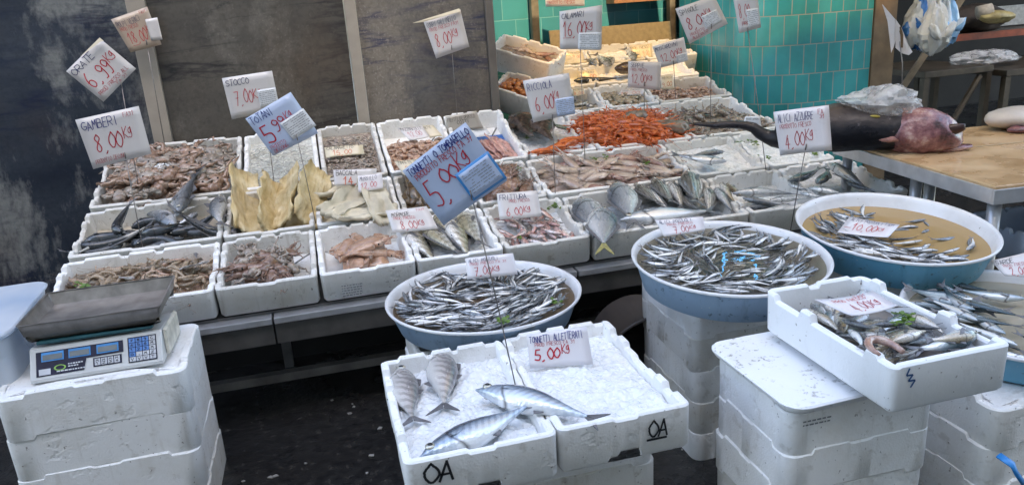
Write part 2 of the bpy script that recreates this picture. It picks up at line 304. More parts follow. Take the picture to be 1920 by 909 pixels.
# teal tiles
def tiles(name,c1,c2,tw,th,grout,axis=0,off=.5):
    a=N(name); uvm=a.n('UVMap').outputs[0]; b=a.n('TexBrick'); a.set(b.inputs['Vector'],uvm); b.offset=off; b.squash=1
    b.inputs['Color1'].default_value=(*c1,1); b.inputs['Color2'].default_value=(*c2,1); b.inputs['Mortar'].default_value=(*grout,1)
    b.inputs['Scale'].default_value=1; b.inputs['Mortar Size'].default_value=.0035; b.inputs['Brick Width'].default_value=tw; b.inputs['Row Height'].default_value=th; b.inputs['Mortar Smooth'].default_value=.2; b.inputs['Bias'].default_value=-.1
    n=a.noise(3,5); c=a.mix(a.math('MULTIPLY',a.ramp(n,[(.4,(0,0,0)),(.7,(1,1,1))]),.45),b.outputs['Color'],(.03,.10,.10)); c=a.mix(a.ramp(a.noise(40,3),[(.68,(0,0,0)),(.8,(.4,.4,.4))]),c,(.12,.12,.08))
    a.p(Base_Color=c,Roughness=.22,Specular_IOR_Level=.5); a.bump(a.math('SUBTRACT',1.0,b.outputs['Fac']),.5,.003); return a.m
def strip_wall(name,pts,z0,z1,thick,mat):       # a wall along a plan polyline with uv in metres
    b=bmesh.new(); uvl=b.loops.layers.uv.new('UVMap'); s=0; prev=None
    P=[V((p[0],p[1],0)) for p in pts]; n=len(P)
    nor=[]
    for i in range(n):
        t=(P[min(i+1,n-1)]-P[max(i-1,0)]).normalized(); nor.append(V((-t.y,t.x,0)))
    cum=[0]
    for i in range(1,n): cum.append(cum[-1]+(P[i]-P[i-1]).length)
    fr=[[b.verts.new((p.x,p.y,z)) for z in (z0,z1)] for p in P]; bk=[[b.verts.new((p.x+q.x*thick,p.y+q.y*thick,z)) for z in (z0,z1)] for p,q in zip(P,nor)]
    def quad(vs,uvs):
        f=b.faces.new(vs)
        for l,q in zip(f.loops,uvs): l[uvl].uv=q
        f.smooth=True
    for i in range(n-1):
        u0,u1=cum[i],cum[i+1]
        quad([fr[i][0],fr[i+1][0],fr[i+1][1],fr[i][1]],[(u0,z0),(u1,z0),(u1,z1),(u0,z1)])
        quad([bk[i+1][0],bk[i][0],bk[i][1],bk[i+1][1]],[(u1,z0),(u0,z0),(u0,z1),(u1,z1)])
        quad([fr[i][1],fr[i+1][1],bk[i+1][1],bk[i][1]],[(u0,0),(u1,0),(u1,.1),(u0,.1)])
    for i,fl_ in ((0,0),(n-1,1)):
        vs_=[bk[i][0],fr[i][0],fr[i][1],bk[i][1]]
        if fl_: vs_.reverse()
        quad(vs_,[(0,z0),(thick,z0),(thick,z1),(0,z1)])
    me=bpy.data.meshes.new(name); b.to_mesh(me); b.free(); me.materials.append(mat); autosmooth(me,30); return me
TB=tiles('teal_back_tiles',(.035,.18,.20),(.025,.13,.155),.20,.20,(.09,.24,.25),off=.5)
TC=tiles('teal_column_tiles',(.035,.34,.37),(.07,.43,.46),.088,.19,(.33,.40,.36))
o=link('tiled_wall',strip_wall('tiled_wall',[(1.053,5.85),(3.2,5.85)],0,3.4,.1,TB)); tag(o,'teal tiled wall behind the upper crates','tiled wall')
cp=[(2.78,5.6)]+[(2.80+.42*(1-math.cos(R(a))), 4.95-.42*math.sin(R(a))) for a in range(0,91,10)]+[(3.625,4.50)]
o=link('tiled_column',strip_wall('tiled_column',cp,0,3.4,.08,TC)); tag(o,'rounded teal tiled column behind the big dark fish','column')
o=link('column_end_board',MB().box(3.632,3.80,4.49,4.62,0,3.4).mesh('column_end_board',simple('brown_board',(.17,.12,.07),.6,0,.35,8),False)); tag(o,'brown vertical board at the right edge of the tiled column','board')
# interior of the shop
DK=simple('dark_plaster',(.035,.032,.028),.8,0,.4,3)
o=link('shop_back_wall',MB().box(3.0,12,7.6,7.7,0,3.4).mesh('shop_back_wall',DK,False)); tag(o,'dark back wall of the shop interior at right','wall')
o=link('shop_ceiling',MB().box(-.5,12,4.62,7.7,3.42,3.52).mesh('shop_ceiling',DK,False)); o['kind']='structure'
FACADE=simple('facade_plaster',(.50,.45,.38),.85,0,.2,1.2)
o=link('shop_facade',MB().box(-9,12,4.46,4.60,3.42,4.2).mesh('shop_facade',FACADE,False)); tag(o,'plaster front of the building above the fish shop','building')
o=empty('street_building','plaster building on the far side of the street','building',Mx.Translation((0,-3.2,0)))
link('wall',MB().box(-14,14,-3,0,0,8.6).mesh('wall',FACADE,False),o)
link('sun_blocker',MB().box(-14,-.02,-3,0,8.603,13.0).mesh('sun_blocker',FACADE,False),o)  # unseen height added to keep the sun off the marble wall
link('sun_blocker',MB().box(2.70,14,-3,0,8.603,13.0).mesh('sun_blocker',FACADE,False),o)  # unseen height added to keep the sun out of the shop interior
link('sun_gap_base',MB().box(-.017,2.697,-3,0,8.603,10.55).mesh('sun_gap_base',FACADE,False),o)  # roofline kept lower here so sun reaches the upper crates
a=N('cream_light_filter'); tr=a.n('BsdfTransparent'); tr.inputs[0].default_value=(.70,.60,.40,1); a.p(Base_Color=(.62,.56,.42,1),Roughness=.8,Transmission_Weight=0); tl_=a.n('BsdfTranslucent'); tl_.inputs[0].default_value=(.8,.72,.55,1)
m1=a.n('MixShader'); m1.inputs[0].default_value=.25; a.set(m1.inputs[1],tr.outputs[0]); a.set(m1.inputs[2],tl_.outputs[0]); m2=a.n('MixShader'); m2.inputs[0].default_value=.12; a.set(m2.inputs[1],m1.outputs[0]); a.set(m2.inputs[2],a.b.outputs[0]); a.t.links.new(m2.outputs[0],a.t.nodes['Material Output'].inputs[0])
e=empty('light_filter','unseen cream translucent sheet added above the stall to dim and warm sunlight','light_filter',Mx.Translation((.9,2.35,3.0)))  # added out of view to soften and warm sun on the upper crates
link('cloth',MB().box(0,3.2,0,1.9,0,.003,M=Mx.Rotation(R(5),4,'X')).mesh('cloth',a.m,False),e)
for x in (0,1.6,3.2): link('rib',MB().tube([(x,-.02,-.02),(x,2.08,.165)],.015,8).mesh('rib',STEEL_DK),e)
# ---- metal stall carrying the crates
st=empty('stall_table','long metal stall with stepped racks carrying the tilted fish crates','stall',Mx())
X0,X1=-1.08,2.60
tl=.122
def under(k):  # underside line of row k
    a,b,c,e=ROWS[k]; t=math.atan2(e-b,c-a); n=V((0,-math.sin(t),math.cos(t))); p=V((0,a,b))-n*(tl+.012); q=V((0,c,e))-n*(tl+.012); return p,q
q=MB(); p0,_=under(1)
xf=[X0,-.27,-.262,.95,.958,X1]
for i in range(0,6,2): q.box(xf[i],xf[i+1],p0.y-.035,p0.y+.06,p0.z-.030,p0.z-.004)
o=link('front_ledge',q.mesh('front_ledge',STEEL,False),st); bevel(o,.003)
q=MB()
for i in range(0,6,2): q.box(xf[i],xf[i+1],p0.y-.02,p0.y+.03,p0.z-.115,p0.z-.032)
link('apron',q.mesh('apron',simple('dark_grey_metal',(.10,.095,.09),.5,.3,.4,8),False),st)
for k,xx0,xx1 in ((1,X0,X1),(2,X0,2.54),(3,X0,1.03),(7,1.035,2.54),(4,1.36,2.58),(5,1.36,2.58),(6,1.36,2.72)):
    M=rowmat(k); L=rowlen(k)
    link('rack',MB().box(xx0+.01,xx1-.01,.02,L-.02,-tl-.030,-tl-.010,M=M).mesh('rack',STEEL_DK,False),st)
for x in (-1.0,-.28,.9,1.7,2.5):
    link('leg',MB().box(x-.02,x+.02,3.40,3.44,0,p0.z-.03).mesh('leg',STEEL_DK,False),st)
    link('leg',MB().box(x-.02,x+.02,4.0,4.04,0,.64).mesh('leg',STEEL_DK,False),st)
for x in (1.45,2.5): link('leg',MB().box(x-.02,x+.02,5.2,5.24,0,.93).mesh('leg',STEEL_DK,False),st)
link('cross_bar',MB().box(-1.2,X1,3.02,3.06,.115,.15).mesh('cross_bar',simple('dull_bar',(.16,.15,.14),.5,.3,.4,8),False),st)
link('shade_sheet',MB().box(X0,X1,3.5,3.51,.0,.5).mesh('shade_sheet',simple('black_shade_fill',(.012,.012,.012),.5,0,.4,6),False),st)  # black sheet added to stand for the shade under the stall
# small scraps on the wet floor
q=MB(); rr=random.Random(4)
for i in range(55):
    x=rr.uniform(-.5,1.1); y=rr.uniform(1.7,3.0); s=rr.uniform(.004,.014); a=rr.uniform(0,6)
    q.plate([(x+s*math.cos(a+b)*rr.uniform(.6,1.2),y+s*math.sin(a+b)*.7,.004) for b in (0,1.3,2.9,4.2)],.004)
o=link('floor_scraps',q.mesh('floor_scraps',simple('pale_scraps',(.30,.29,.27),.5,0,.5,9),False)); tag(o,'pale scraps scattered over the wet black floor','scraps',kind='stuff')

# ================================================ CRATES
SIDE=[(0,.10,0),(.10,.20,-.017),(.20,.30,0),(.30,.42,-.014),(.42,.58,-.022),(.58,.70,-.014),(.70,.80,0),(.80,.90,-.017),(.90,1,0)]
BACK=[(0,.10,-.006),(.10,.36,.004),(.36,.42,-.008),(.42,.60,.004),(.60,.66,-.008),(.66,.90,.004),(.90,1,-.006)]
FRONT=[(0,.40,0),(.40,.60,-.006),(.60,1,0)]
DIP=[(0,.11,-.013),(.11,.89,0),(.89,1,-.013)]
DIPN=[(0,.11,-.013),(.11,.40,0),(.40,.58,-.006),(.58,.89,0),(.89,1,-.013)]
FLATP=[(0,1,0)]
def crate_mesh(name,w,d,h,t=.021,side=SIDE,back=BACK,front=FRONT,bot=None,taper=.002,mat=FOAM,r=.022,seed=0,lug=True,inner=True):
    pts=[]   # (pos, normal, dz, bz)
    hw,hd=w/2,d/2
    cs=[((-hw+r,-hd),(hw-r,-hd),(0,-1),front),((hw,-hd+r),(hw,hd-r),(1,0),side),((hw-r,hd),(-hw+r,hd),(0,1),back),((-hw,hd-r),(-hw,-hd+r),(-1,0),side)]
    cc=[(hw-r,-hd+r,-90),(hw-r,hd-r,0),(-hw+r,hd-r,90),(-hw+r,-hd+r,180)]
    for (a,b,nm,pr),(cx,cy,a0) in zip(cs,cc):
        a=V((*a,0)); b=V((*b,0)); L=(b-a).length; e=min(.004/L,.02)
        prof=pr; bp=bot or FLATP
        ss=set([0,1])
        for pf in (prof,bp):
            for (s0,s1,dz) in pf:
                for s_ in (s0,s1):
                    if 0<s_<1: ss|={s_-e,s_+e}
        for k in range(1,8): ss.add(k/8+.003)
        def val(pf,s_):
            for (s0,s1,dz) in pf:
                if s_<=s1: return dz
            return pf[-1][2]
        for s_ in sorted(ss): pts.append((a.lerp(b,s_),V((*nm,0)),val(prof,s_),val(bp,s_)))
        ed=(prof[-1][2] if True else 0); eb=bp[-1][2]
        for k in range(1,4):
            g=R(a0+k*22.5); nn=V((math.cos(g),math.sin(g),0)); pts.append((V((cx,cy,0))+nn*r,nn,ed,eb))
    n=len(pts); vs=[]; fs=[]
    ch=.0045; ti=t*.0
    levels=['bo','b1','o1','o2','i2','i1','ib'] if inner else ['bo','b1','o1','o2','lid']
    for lv in levels:
        for p,nm,dz,bz in pts:
            jit=(nz.noise(p*23+V((seed*3.7,0,0)))*.0016)
            z=h+dz+jit
            if lv=='bo': q=p-nm*(taper+.008); zz=bz
            elif lv=='b1': q=p-nm*(taper); zz=bz+.010
            elif lv=='o1': q=p+nm*jit*.6; zz=z-ch
            elif lv=='o2': q=p-nm*ch; zz=z
            elif lv=='i2': q=p-nm*(t-ch); zz=z
            elif lv=='i1': q=p-nm*t; zz=z-ch
            elif lv=='ib': q=p-nm*(t+.008); zz=.022
            elif lv=='lid': q=p-nm*(t); zz=z
            vs.append(V((q.x,q.y,zz)))
    for l in range(len(levels)-1):
        for i in range(n): fs.append((l*n+i,l*n+(i+1)%n,(l+1)*n+(i+1)%n,(l+1)*n+i))
    fs.append(tuple(range(n-1,-1,-1))); L=(len(levels)-1)*n; fs.append(tuple(L+i for i in range(n)))
    me=MB().add(vs,fs).mesh(name,mat,True); return autosmooth(me,38)
def put_crate(me,M,label,group=None):
    o=link('foam_crate',me,None,M); return tag(o,label,'crate',group)
CR={}
def row_crate(key,k,x0,x1,label,h=.122,mat=None,lower=0):
    L=rowlen(k)-.008; w=x1-x0-.006; rr=random.Random(key)
    me=crate_mesh('foam_crate',w,L,h,mat=mat or (FOAM if rr.random()<.6 else FOAM_OLD),seed=rr.random()*20)
    M=RP[k].M@Mx.Translation(((x0+x1)/2,L/2+.004,-h-lower))@Mx.Rotation(R(rr.uniform(-.4,.4)),4,'Z')
    CR[key]=(k,x0,x1,h+lower); return put_crate(me,M,label,'white foam crates on the fish stall')
for key,k,x0,x1,lb in [
 ('A1',1,-1.06,-.457,'wide white foam crate full of grey shrimp behind the scale'),
 ('A2',1,-.455,-.078,'white foam crate of brown cuttlefish right of the grey shrimp'),
 ('A3',1,-.076,.298,'white foam crate holding smooth orange-pink squid tubes'),
 ('A4',1,.30,.657,'white foam crate with barred bream behind the left round basin'),
 ('A5',1,.66,1.03,'white foam crate of small pink mullet with its sign FRITTURA'),
 ('A6',1,1.034,1.762,'wide white foam crate with round pomfret and lined fish'),
 ('A7',1,1.765,2.152,'grimy white foam crate of slim dark grey fish at the front'),
 ('A8',1,2.155,2.575,'white foam crate of gilthead bream at the right front end'),
 ('B1',2,-1.06,-.457,'wide white foam crate of black eel-like fish above the shrimp'),
 ('B2',2,-.455,-.07,'white foam crate with yellow stockfish slabs'),
 ('B3',2,-.066,.312,'white foam crate of pale salt cod slabs'),
 ('B4',2,.315,.655,'white foam crate of dark brown fish left of the tilted blue sign'),
 ('B4b',2,.66,.985,'white foam crate of brown fish right of the tilted blue sign'),
 ('B5',2,.99,1.752,'wide white foam crate heaped with pale pink squid'),
 ('B6',2,1.755,2.15,'white foam crate of ice with one silver fish lying across its front'),
 ('B7',2,2.154,2.52,'white foam crate of ice with green parsley leaves only'),
 ('C1',3,-1.06,-.40,'wide white foam crate heaped with octopus at the back left'),
 ('C2',3,-.39,-.018,'white foam crate of tiny whitebait at the back'),
 ('C3',3,-.014,.306,'white foam crate of baby squid below the narrow beige strip'),
 ('C4',3,.31,.68,'white foam crate of small pink shrimp at the back'),
 ('C5',3,.685,1.028,'white foam crate of pink fillets on a blue sheet'),
 ('C6',7,1.035,1.40,'white foam crate with two dark monkfish'),
 ('C7',7,1.41,1.952,'white foam crate heaped with orange-red prawns'),
 ('C8',7,1.956,2.52,'white foam crate of small grey octopus at the back right'),
 ('D1',4,1.40,1.73,'white foam crate of yellowish fish pieces behind the red prawns'),
 ('D2',4,1.734,2.062,'white foam crate of clams below the sign SEPPIE'),
 ('D3',4,2.066,2.56,'white foam crate of pale shrimp at the right end of the upper rows'),
 ('G1',5,1.42,1.79,'white foam crate with long dark fish and sign CERNIE 16,00'),
 ('G2',5,1.794,2.14,'white foam crate with a dark round fish in the second upper row'),
 ('G3',5,2.144,2.53,'white foam crate half hidden behind the sign SEPPIE'),
 ('H1',6,1.60,1.95,'white foam crate with a broad pale slab in the top row'),
 ('H2',6,1.954,2.30,'white foam crate with three dark fish tails in the top row'),
 ('H3',6,2.304,2.70,'white foam crate at the right end of the top row')]:
    row_crate(key,k,x0,x1,lb,mat=FOAM_OLD if key in('A7','B1') else None)
# angled crates at the left end of the upper rows
def angled(z,x,y,label,rz=-38,ry=16,rx=12):
    me=crate_mesh('foam_crate',.46,.30,.15,mat=FOAM,seed=z)
    M=Mx.Translation((x,y,z))@Mx.Rotation(R(rz),4,'Z')@Mx.Rotation(R(ry),4,'Y')@Mx.Rotation(R(rx),4,'X')
    put_crate(me,M,label,'white foam crates on the fish stall'); return M
ME0=angled(1.10,1.37,5.02,'upper of two tilted foam crates against the teal wall')
MD0=angled(.88,1.30,4.72,'lower tilted foam crate of orange shells beside the jamb')
# ---- standing stacks
def stack(name,x,y,ztop,w,d,h,n,labels,group,mat=FOAM,rz=0,solid=False,lean=0):
    for i in range(n):
        zt=ztop-i*h
        rr=random.Random(name+str(i))
        top=i==0
        me=crate_mesh('foam_crate',w,d,h+.012,side=DIPN,back=DIP,front=DIPN,bot=DIP,taper=.001,mat=mat if rr.random()<.75 else FOAM_OLD,r=.035,seed=rr.random()*30,inner=not(solid and top))
        M=Mx.Translation((x+rr.uniform(-.004,.004)+lean*i,y+rr.uniform(-.003,.003),zt-h-.012))@Mx.Rotation(rz+R(rr.uniform(-.8,.8)),4,'Z')
        put_crate(me,M,labels(i,n),group)
ordn=['topmost','second from top','third from top','fourth from top','fifth from top','sixth from top']
stack('scale',-.765,2.53,.55,.53,.40,.138,4,lambda i,n:f'dirty white foam crate under the weighing scale, {ordn[i]} of its stack','crates stacked under the scale',solid=True)
stack('b2',1.087+.20,2.079+.22,.585,.40,.44,.117,5,lambda i,n:f'greyish foam crate under the middle basin, {ordn[i]} of its stack','crates stacked under the middle basin')
stack('lid',1.195,1.595,.575,.42,.36,.115,5,lambda i,n:f'grey foam crate under the loose slab, {ordn[i]} of its stack','crates stacked under the foam lid')
stack('b4',1.84,1.60,.47,.52,.40,.118,4,lambda i,n:f'grey foam crate below the right edge basin, {ordn[i]} of its stack','crates stacked at the right edge',solid=True)
stack('b3',1.93,2.20,.575,.42,.30,.115,5,lambda i,n:f'shaded foam crate under the brown-water basin, {ordn[i]} of its stack','crates stacked under the far right basin')
stack('b1',.42,2.46,.495,.44,.38,.124,4,lambda i,n:f'white foam crate under the left basin of anchovies, {ordn[i]} of its stack','crates stacked under the left basin')
stack('f',.555,1.86,.455,.42,.36,.114,4,lambda i,n:f'shaded foam crate under the two tuna boxes, {ordn[i]} of its stack','crates stacked under the tuna boxes')
# the two front boxes of ice
FP=flat(.58)
for key,x0,x1,y0,y1,lb in (('F1',.08,.442,1.515,2.075,'front left white foam box of ice holding most of the small tuna'),('F2',.446,.79,1.525,2.09,'front right white foam box of ice with a standing sign')):
    me=crate_mesh('foam_crate',x1-x0,y1-y0,.122,mat=FOAM,seed=ord(key[1]),bot=[(0,.35,0),(.35,.44,.012),(.44,.62,.024),(.62,1,0)])
    put_crate(me,Mx.Translation(((x0+x1)/2,(y0+y1)/2,.458)),lb,'two foam boxes of ice at the front')
# crate with mixed fish and its lid
GP=flat(.74,R(2),R(1),(1.28,1.5))
Gc=V((1.285,1.505,0))
me=crate_mesh('foam_crate',.315,.50,.118,mat=FOAM_CLEAN,seed=77,front=FLATP,side=[(0,.05,0),(.05,.30,-.015),(.30,.40,.005),(.40,.84,-.015),(.84,.93,.005),(.93,1,-.004)],back=[(0,.12,-.004),(.12,.5,.003),(.5,.62,-.008),(.62,1,.003)],bot=FLATP)
put_crate(me,Mx.Translation((1.285,1.505,.622)),'clean bluish white foam crate of mixed fish standing over the lid','mixed fish crate')
def scuffed():
    a=N('scuffed_slab_foam'); sp=a.noise(70,4); reg=a.noise(6,3); n=a.noise(14,5)
    f=a.math('MULTIPLY',a.ramp(sp,[(.58,(0,0,0)),(.66,(1,1,1))]),a.ramp(reg,[(.42,(0,0,0)),(.55,(1,1,1))]))
    c=a.mix(n,(.80,.82,.84),(.88,.89,.90)); c=a.mix(a.math('MULTIPLY',f,.75),c,(.22,.20,.18)); c=a.mix(a.math('MULTIPLY',a.ramp(reg,[(.5,(0,0,0)),(.7,(1,1,1))]),.25),c,(.55,.52,.46))
    a.p(Base_Color=c,Roughness=.45); a.bump(a.math('SUBTRACT',n,f),.4,.004); return a.m
def slab_cover():
    me=crate_mesh('foam_slab',.40,.40,.022,side=FLATP,back=FLATP,front=FLATP,taper=.002,mat=scuffed(),r=.05,t=.03,inner=False); return me
o=link('foam_slab',slab_cover(),None,Mx.Translation((1.165,1.585,.578))@Mx.Rotation(R(1.5),4,'Z')); tag(o,'scuffed white foam slab lying under the crate of mixed fish','lid')
o=link('foam_crate',crate_mesh('foam_crate',.34,.3,.13,mat=simple('blue_grey_foam',(.42,.50,.62),.6,0,.1,9)),None,Mx.Translation((2.66,2.33,.46))); tag(o,'pale blue crate at the right edge below the wooden table','crate')
# ================================================ BASINS
def blue_enamel(name,c1,c2):
    a=N(name); n=a.noise(9,6); n2=a.noise(45,4); c=a.mix(n,c1,c2)
    mp=a.n('Mapping'); a.set(mp.inputs[0],a.co()); mp.inputs['Scale'].default_value=(9,9,1.2); st=a.noise(3,5,mp.outputs[0],.65)
    c=a.mix(a.ramp(st,[(.55,(0,0,0)),(.72,(.6,.6,.6))]),c,tuple(q*.55 for q in c1)); c=a.mix(a.ramp(a.noise(4.2,6,None,.62),[(.60,(0,0,0)),(.63,(.85,.85,.85))]),c,(.33,.35,.35)); c=a.mix(a.ramp(n2,[(.63,(0,0,0)),(.70,(.8,.8,.8))]),c,(.07,.10,.13)); c=a.mix(a.ramp(a.noise(80,2),[(.70,(0,0,0)),(.75,(.8,.8,.8))]),c,(.55,.58,.60))
    a.p(Base_Color=c,Roughness=a.ramp(n,[(.3,(.25,)*3),(.7,(.55,)*3)])); a.bump(n2,.2,.004); return a.m
BLUE1=blue_enamel('blue_grey_paint',(.25,.38,.55),(.33,.45,.58)); BLUE2=blue_enamel('turquoise_blue_paint',(.11,.38,.56),(.17,.43,.58))
def enamel():
    a=N('white_enamel'); n=a.noise(10,5); c=a.mix(a.ramp(n,[(.5,(0,0,0)),(.75,(.5,.5,.5))]),(.72,.73,.75),(.45,.44,.42)); c=a.mix(a.ramp(a.noise(60,3),[(.7,(0,0,0)),(.75,(.8,.8,.8))]),c,(.18,.15,.12))
    a.p(Base_Color=c,Roughness=.3,Coat_Weight=.2); return a.m
ENAM=enamel()
def water(name,c,alpha,rough=.04,spec=.6):
    a=N(name); n=a.noise(12,2); t=a.n('BsdfTransparent'); t.inputs[0].default_value=(.85,.78,.64,1)
    a.p(Base_Color=c,Roughness=rough,Specular_IOR_Level=spec,IOR=1.33); a.bump(n,.12,.006)
    mx=a.n('MixShader'); mx.inputs[0].default_value=alpha; a.set(mx.inputs[1],t.outputs[0]); a.set(mx.inputs[2],a.b.outputs[0])
    a.t.links.new(mx.outputs[0],a.t.nodes['Material Output'].inputs[0]); return a.m
def basin(label,x,y,z,r,h,tilt,paint,fill,wmat=None,wlabel=None,sy=1.0):
    me=MB().lathe([(.02,.006),(r*.84,.004),(r*.88,.012),(r*.955,h-.02),(r*.975,h-.012),(r,h-.006),(r*1.003,h),(r*.99,h+.004),(r*.965,h-.004),(r*.945,h-.016),(r*.875,.022),(r*.83,.014),(.02,.014)],72,[0,0,0,0,0,1,1,1,1,1,1,1]).mesh('basin',[paint,ENAM],True)
    M=Mx.Translation((x,y,z))@Mx.Rotation(R(tilt),4,'X')@Mx.Translation((0,0,-h))@Mx.Diagonal((1,sy,1,1))
    o=link('basin',me,None,M); tag(o,label,'basin','round fish basins')
    P=Pl(Mx.Translation((x,y,z))@Mx.Rotation(R(tilt),4,'X'))
    if wmat:
        rr=r*(.885+.07*(1-fill/h))
        n=72; vs=[(0,0,0)]+[(rr*math.cos(2*math.pi*i/n),rr*sy*math.sin(2*math.pi*i/n),0) for i in range(n)]
        wm=MB().add(vs,[(0,1+i,1+(i+1)%n) for i in range(n)]).mesh('basin_water',wmat,True)
        wo=link('basin_water',wm,None,P.M@Mx.Translation((0,0,-fill))); tag(wo,wlabel,'water',kind='stuff')
    return P
B1=basin('round blue-grey basin heaped with anchovies, left of the other basins',.468,2.42,.60,.335,.10,0,BLUE1,.030,water('brown_anchovy_water',(.13,.085,.055),.55),'brownish water among the anchovies of the left basin')
B2=basin('round blue-grey basin of anchovies in the middle, under the sign in its upper left',1.253,2.165,.70,.318,.115,3.5,BLUE1,.020,water('clear_grey_water',(.13,.13,.125),.34,.015),'clear grey water in the middle basin',1.03)
B3=basin('round turquoise-blue basin half full of brown water at the right',1.92,2.20,.70,.322,.12,5.5,BLUE2,.045,water('murky_brown_water',(.46,.31,.14),.80,.06,.3),'murky brown water in the far right basin',1.06)
B4=basin('blue basin of mackerel-like fish cut by the right picture edge',1.93,1.66,.575,.33,.10,2,BLUE2,.03,water('cloudy_beige_water',(.42,.38,.29),.75,.05),'cloudy beige water in the basin at the right edge')
# blue LED frame hanging over the stall; the middle basin's water mirrors it
lc=[]
wn=(B2.n).normalized(); wp0=B2.M@V((0,0,-.028))
for x,y in ((1357,482),(1420,486),(1414,529),(1351,529)):
    d=ray(x,y); h_=onplane(x,y,wp0,wn); r_=d-wn*(2*d.dot(wn)); lc.append(h_+r_*((4.30-h_.y)/r_.y))
LEDC=sum(lc,V((0,0,0)))/4
a=N('blue_led_light'); a.p(Base_Color=(.02,.1,.3),Emission_Color=(.06,.42,1.0),Emission_Strength=6.0); LED=a.m
le=empty('led_frame','blue glowing LED frame hanging over the stall, mirrored in the middle basin','light frame',Mx.Translation(LEDC))
link('lit_tube',MB().tube([lc[3]-LEDC,lc[0]-LEDC,lc[1]-LEDC,lc[2]-LEDC],.007,8).mesh('lit_tube',LED),le)
print('LED',[tuple(round(q,2) for q in p) for p in lc])
for p in lc[:2]: link('cord',MB().tube([p-LEDC,p-LEDC+V((0,.0,2.9-p.z))],.002,5).mesh('cord',BLACK),le)
# leaning dark tub in the gap below the stall
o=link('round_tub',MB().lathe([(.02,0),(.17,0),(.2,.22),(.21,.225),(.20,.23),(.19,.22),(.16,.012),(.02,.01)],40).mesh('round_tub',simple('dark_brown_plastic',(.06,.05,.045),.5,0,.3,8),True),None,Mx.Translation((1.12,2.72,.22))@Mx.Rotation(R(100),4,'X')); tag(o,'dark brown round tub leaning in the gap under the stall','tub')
# white plastic tub at the far left edge
a=N('milky_plastic'); nn=a.noise(3,3); a.p(Base_Color=a.mix(a.ramp(nn,[(.35,(0,0,0)),(.6,(1,1,1))]),(.50,.60,.72),(.82,.84,.86)),Roughness=.28); tr=a.n('BsdfTranslucent'); tr.inputs[0].default_value=(.7,.8,.9,1); t2=a.n('BsdfTransparent'); m1=a.n('MixShader'); m1.inputs[0].default_value=.35; a.set(m1.inputs[1],a.b.outputs[0]); a.set(m1.inputs[2],tr.outputs[0]); m2=a.n('MixShader'); m2.inputs[0].default_value=.15; a.set(m2.inputs[1],m1.outputs[0]); a.set(m2.inputs[2],t2.outputs[0]); a.t.links.new(m2.outputs[0],a.t.nodes['Material Output'].inputs[0]); MILK=a.m
def tub():
    me=crate_mesh('plastic_tub',.36,.50,.24,side=FLATP,back=FLATP,front=FLATP,taper=.03,mat=MILK,r=.06,t=.006); return me
tb=empty('plastic_tub','milky white plastic tub at the left edge beside the scale','tub',Mx.Translation((-1.165,2.64,.455))@Mx.Rotation(R(3),4,'Z'))
link('body',tub(),tb)
hp=[(.185,-.02+.09*math.cos(R(g)),.185-.05*math.sin(R(g))) for g in range(0,181,20)]
link('handle',MB().tube(hp,.007,8).mesh('handle',MILK,True),tb)
link('lid',crate_mesh('lid',.38,.52,.018,side=FLATP,back=FLATP,front=FLATP,taper=.0,mat=MILK,r=.06,t=.02,inner=False),tb,Mx.Translation((0,0,.242)))
# ================================================ WRITING: a hand-drawn stroke alphabet
GL={'A':'00 39 60;13 53','B':'00 09;~09 39 58 55 05;~05 45 64 60 00','C':'~68 39 06 03 30 61','D':'00 09;~09 49 67 62 40 00','E':'59 09 00 50;05 45','F':'69 09 00;05 45','G':'~68 39 06 03 30 62;64 62;34 64','H':'00 09;60 69;05 65','I':'30 39','J':'~69 62 30 02','K':'00 09;69 04 60','L':'09 00 50','M':'00 19 34 59 60','N':'00 09 60 69','O':'~39 06 03 30 63 66 39','P':'00 09;~09 59 66 54 04','Q':'~39 06 03 30 63 66 39;42 60','R':'00 09;~09 59 66 54 04;24 60','S':'~68 39 07 15 54 62 30 01','T':'09 69;39 30','U':'~09 02 30 62 69','V':'09 30 69','X':'09 60;00 69','Y':'09 35 69;35 30','Z':'09 69 00 60','W':'09 10 36 50 69',
'0':'~39 06 03 30 63 66 39','1':'06 39 30','2':'~07 39 67 44 00;00 60','3':'~08 39 67 35;~35 64 30 01','4':'49 03 63;47 40','5':'59 19 05;~05 45 64 50 01','6':'~59 16 02 30 62 45 04','7':'09 69 20;15 55','8':'~39 07 35 62 30 02 35 67 39','9':'~66 34 07 39 67 66;~66 50 20','k':'09 00;46 03 50','g':'~59 17 14 44 59;~59 51 20 01',',':'~31 20 10','.':'30 31 41 30','-':'15 55','/':'00 69','€':'~68 39 06 03 30 61;06 46;03 43',' ':''}
def strokes(ch):
    out=[]
    for st_ in GL.get(ch,GL['O']).split(';'):
        if not st_.strip(): continue
        sm=st_[0]=='~'; pts=[(int(p[0])/6,int(p[1])/9) for p in st_.lstrip('~').split()]
        if sm:
            for _ in range(2):
                q=[pts[0]]
                for a,b in zip(pts,pts[1:]): q+=[(a[0]*.75+b[0]*.25,a[1]*.75+b[1]*.25),(a[0]*.25+b[0]*.75,a[1]*.25+b[1]*.75)]
                pts=q+[pts[-1]]
        out.append(pts)
    return out
def ink(name,c): return simple(name,c,.5,0,.15,40)
INK={'b':ink('blue_marker_ink',(.012,.022,.20)),'r':ink('red_marker_ink',(.52,.015,.035)),'k':ink('black_marker_ink',(.012,.012,.014)),'o':ink('orange_marker_ink',(.60,.10,.03)),'d':ink('dark_blue_ink',(.02,.025,.10)),'p':ink('print_grey_ink',(.25,.26,.28)),'n':ink('sea_blue_marker',(.03,.10,.25))}
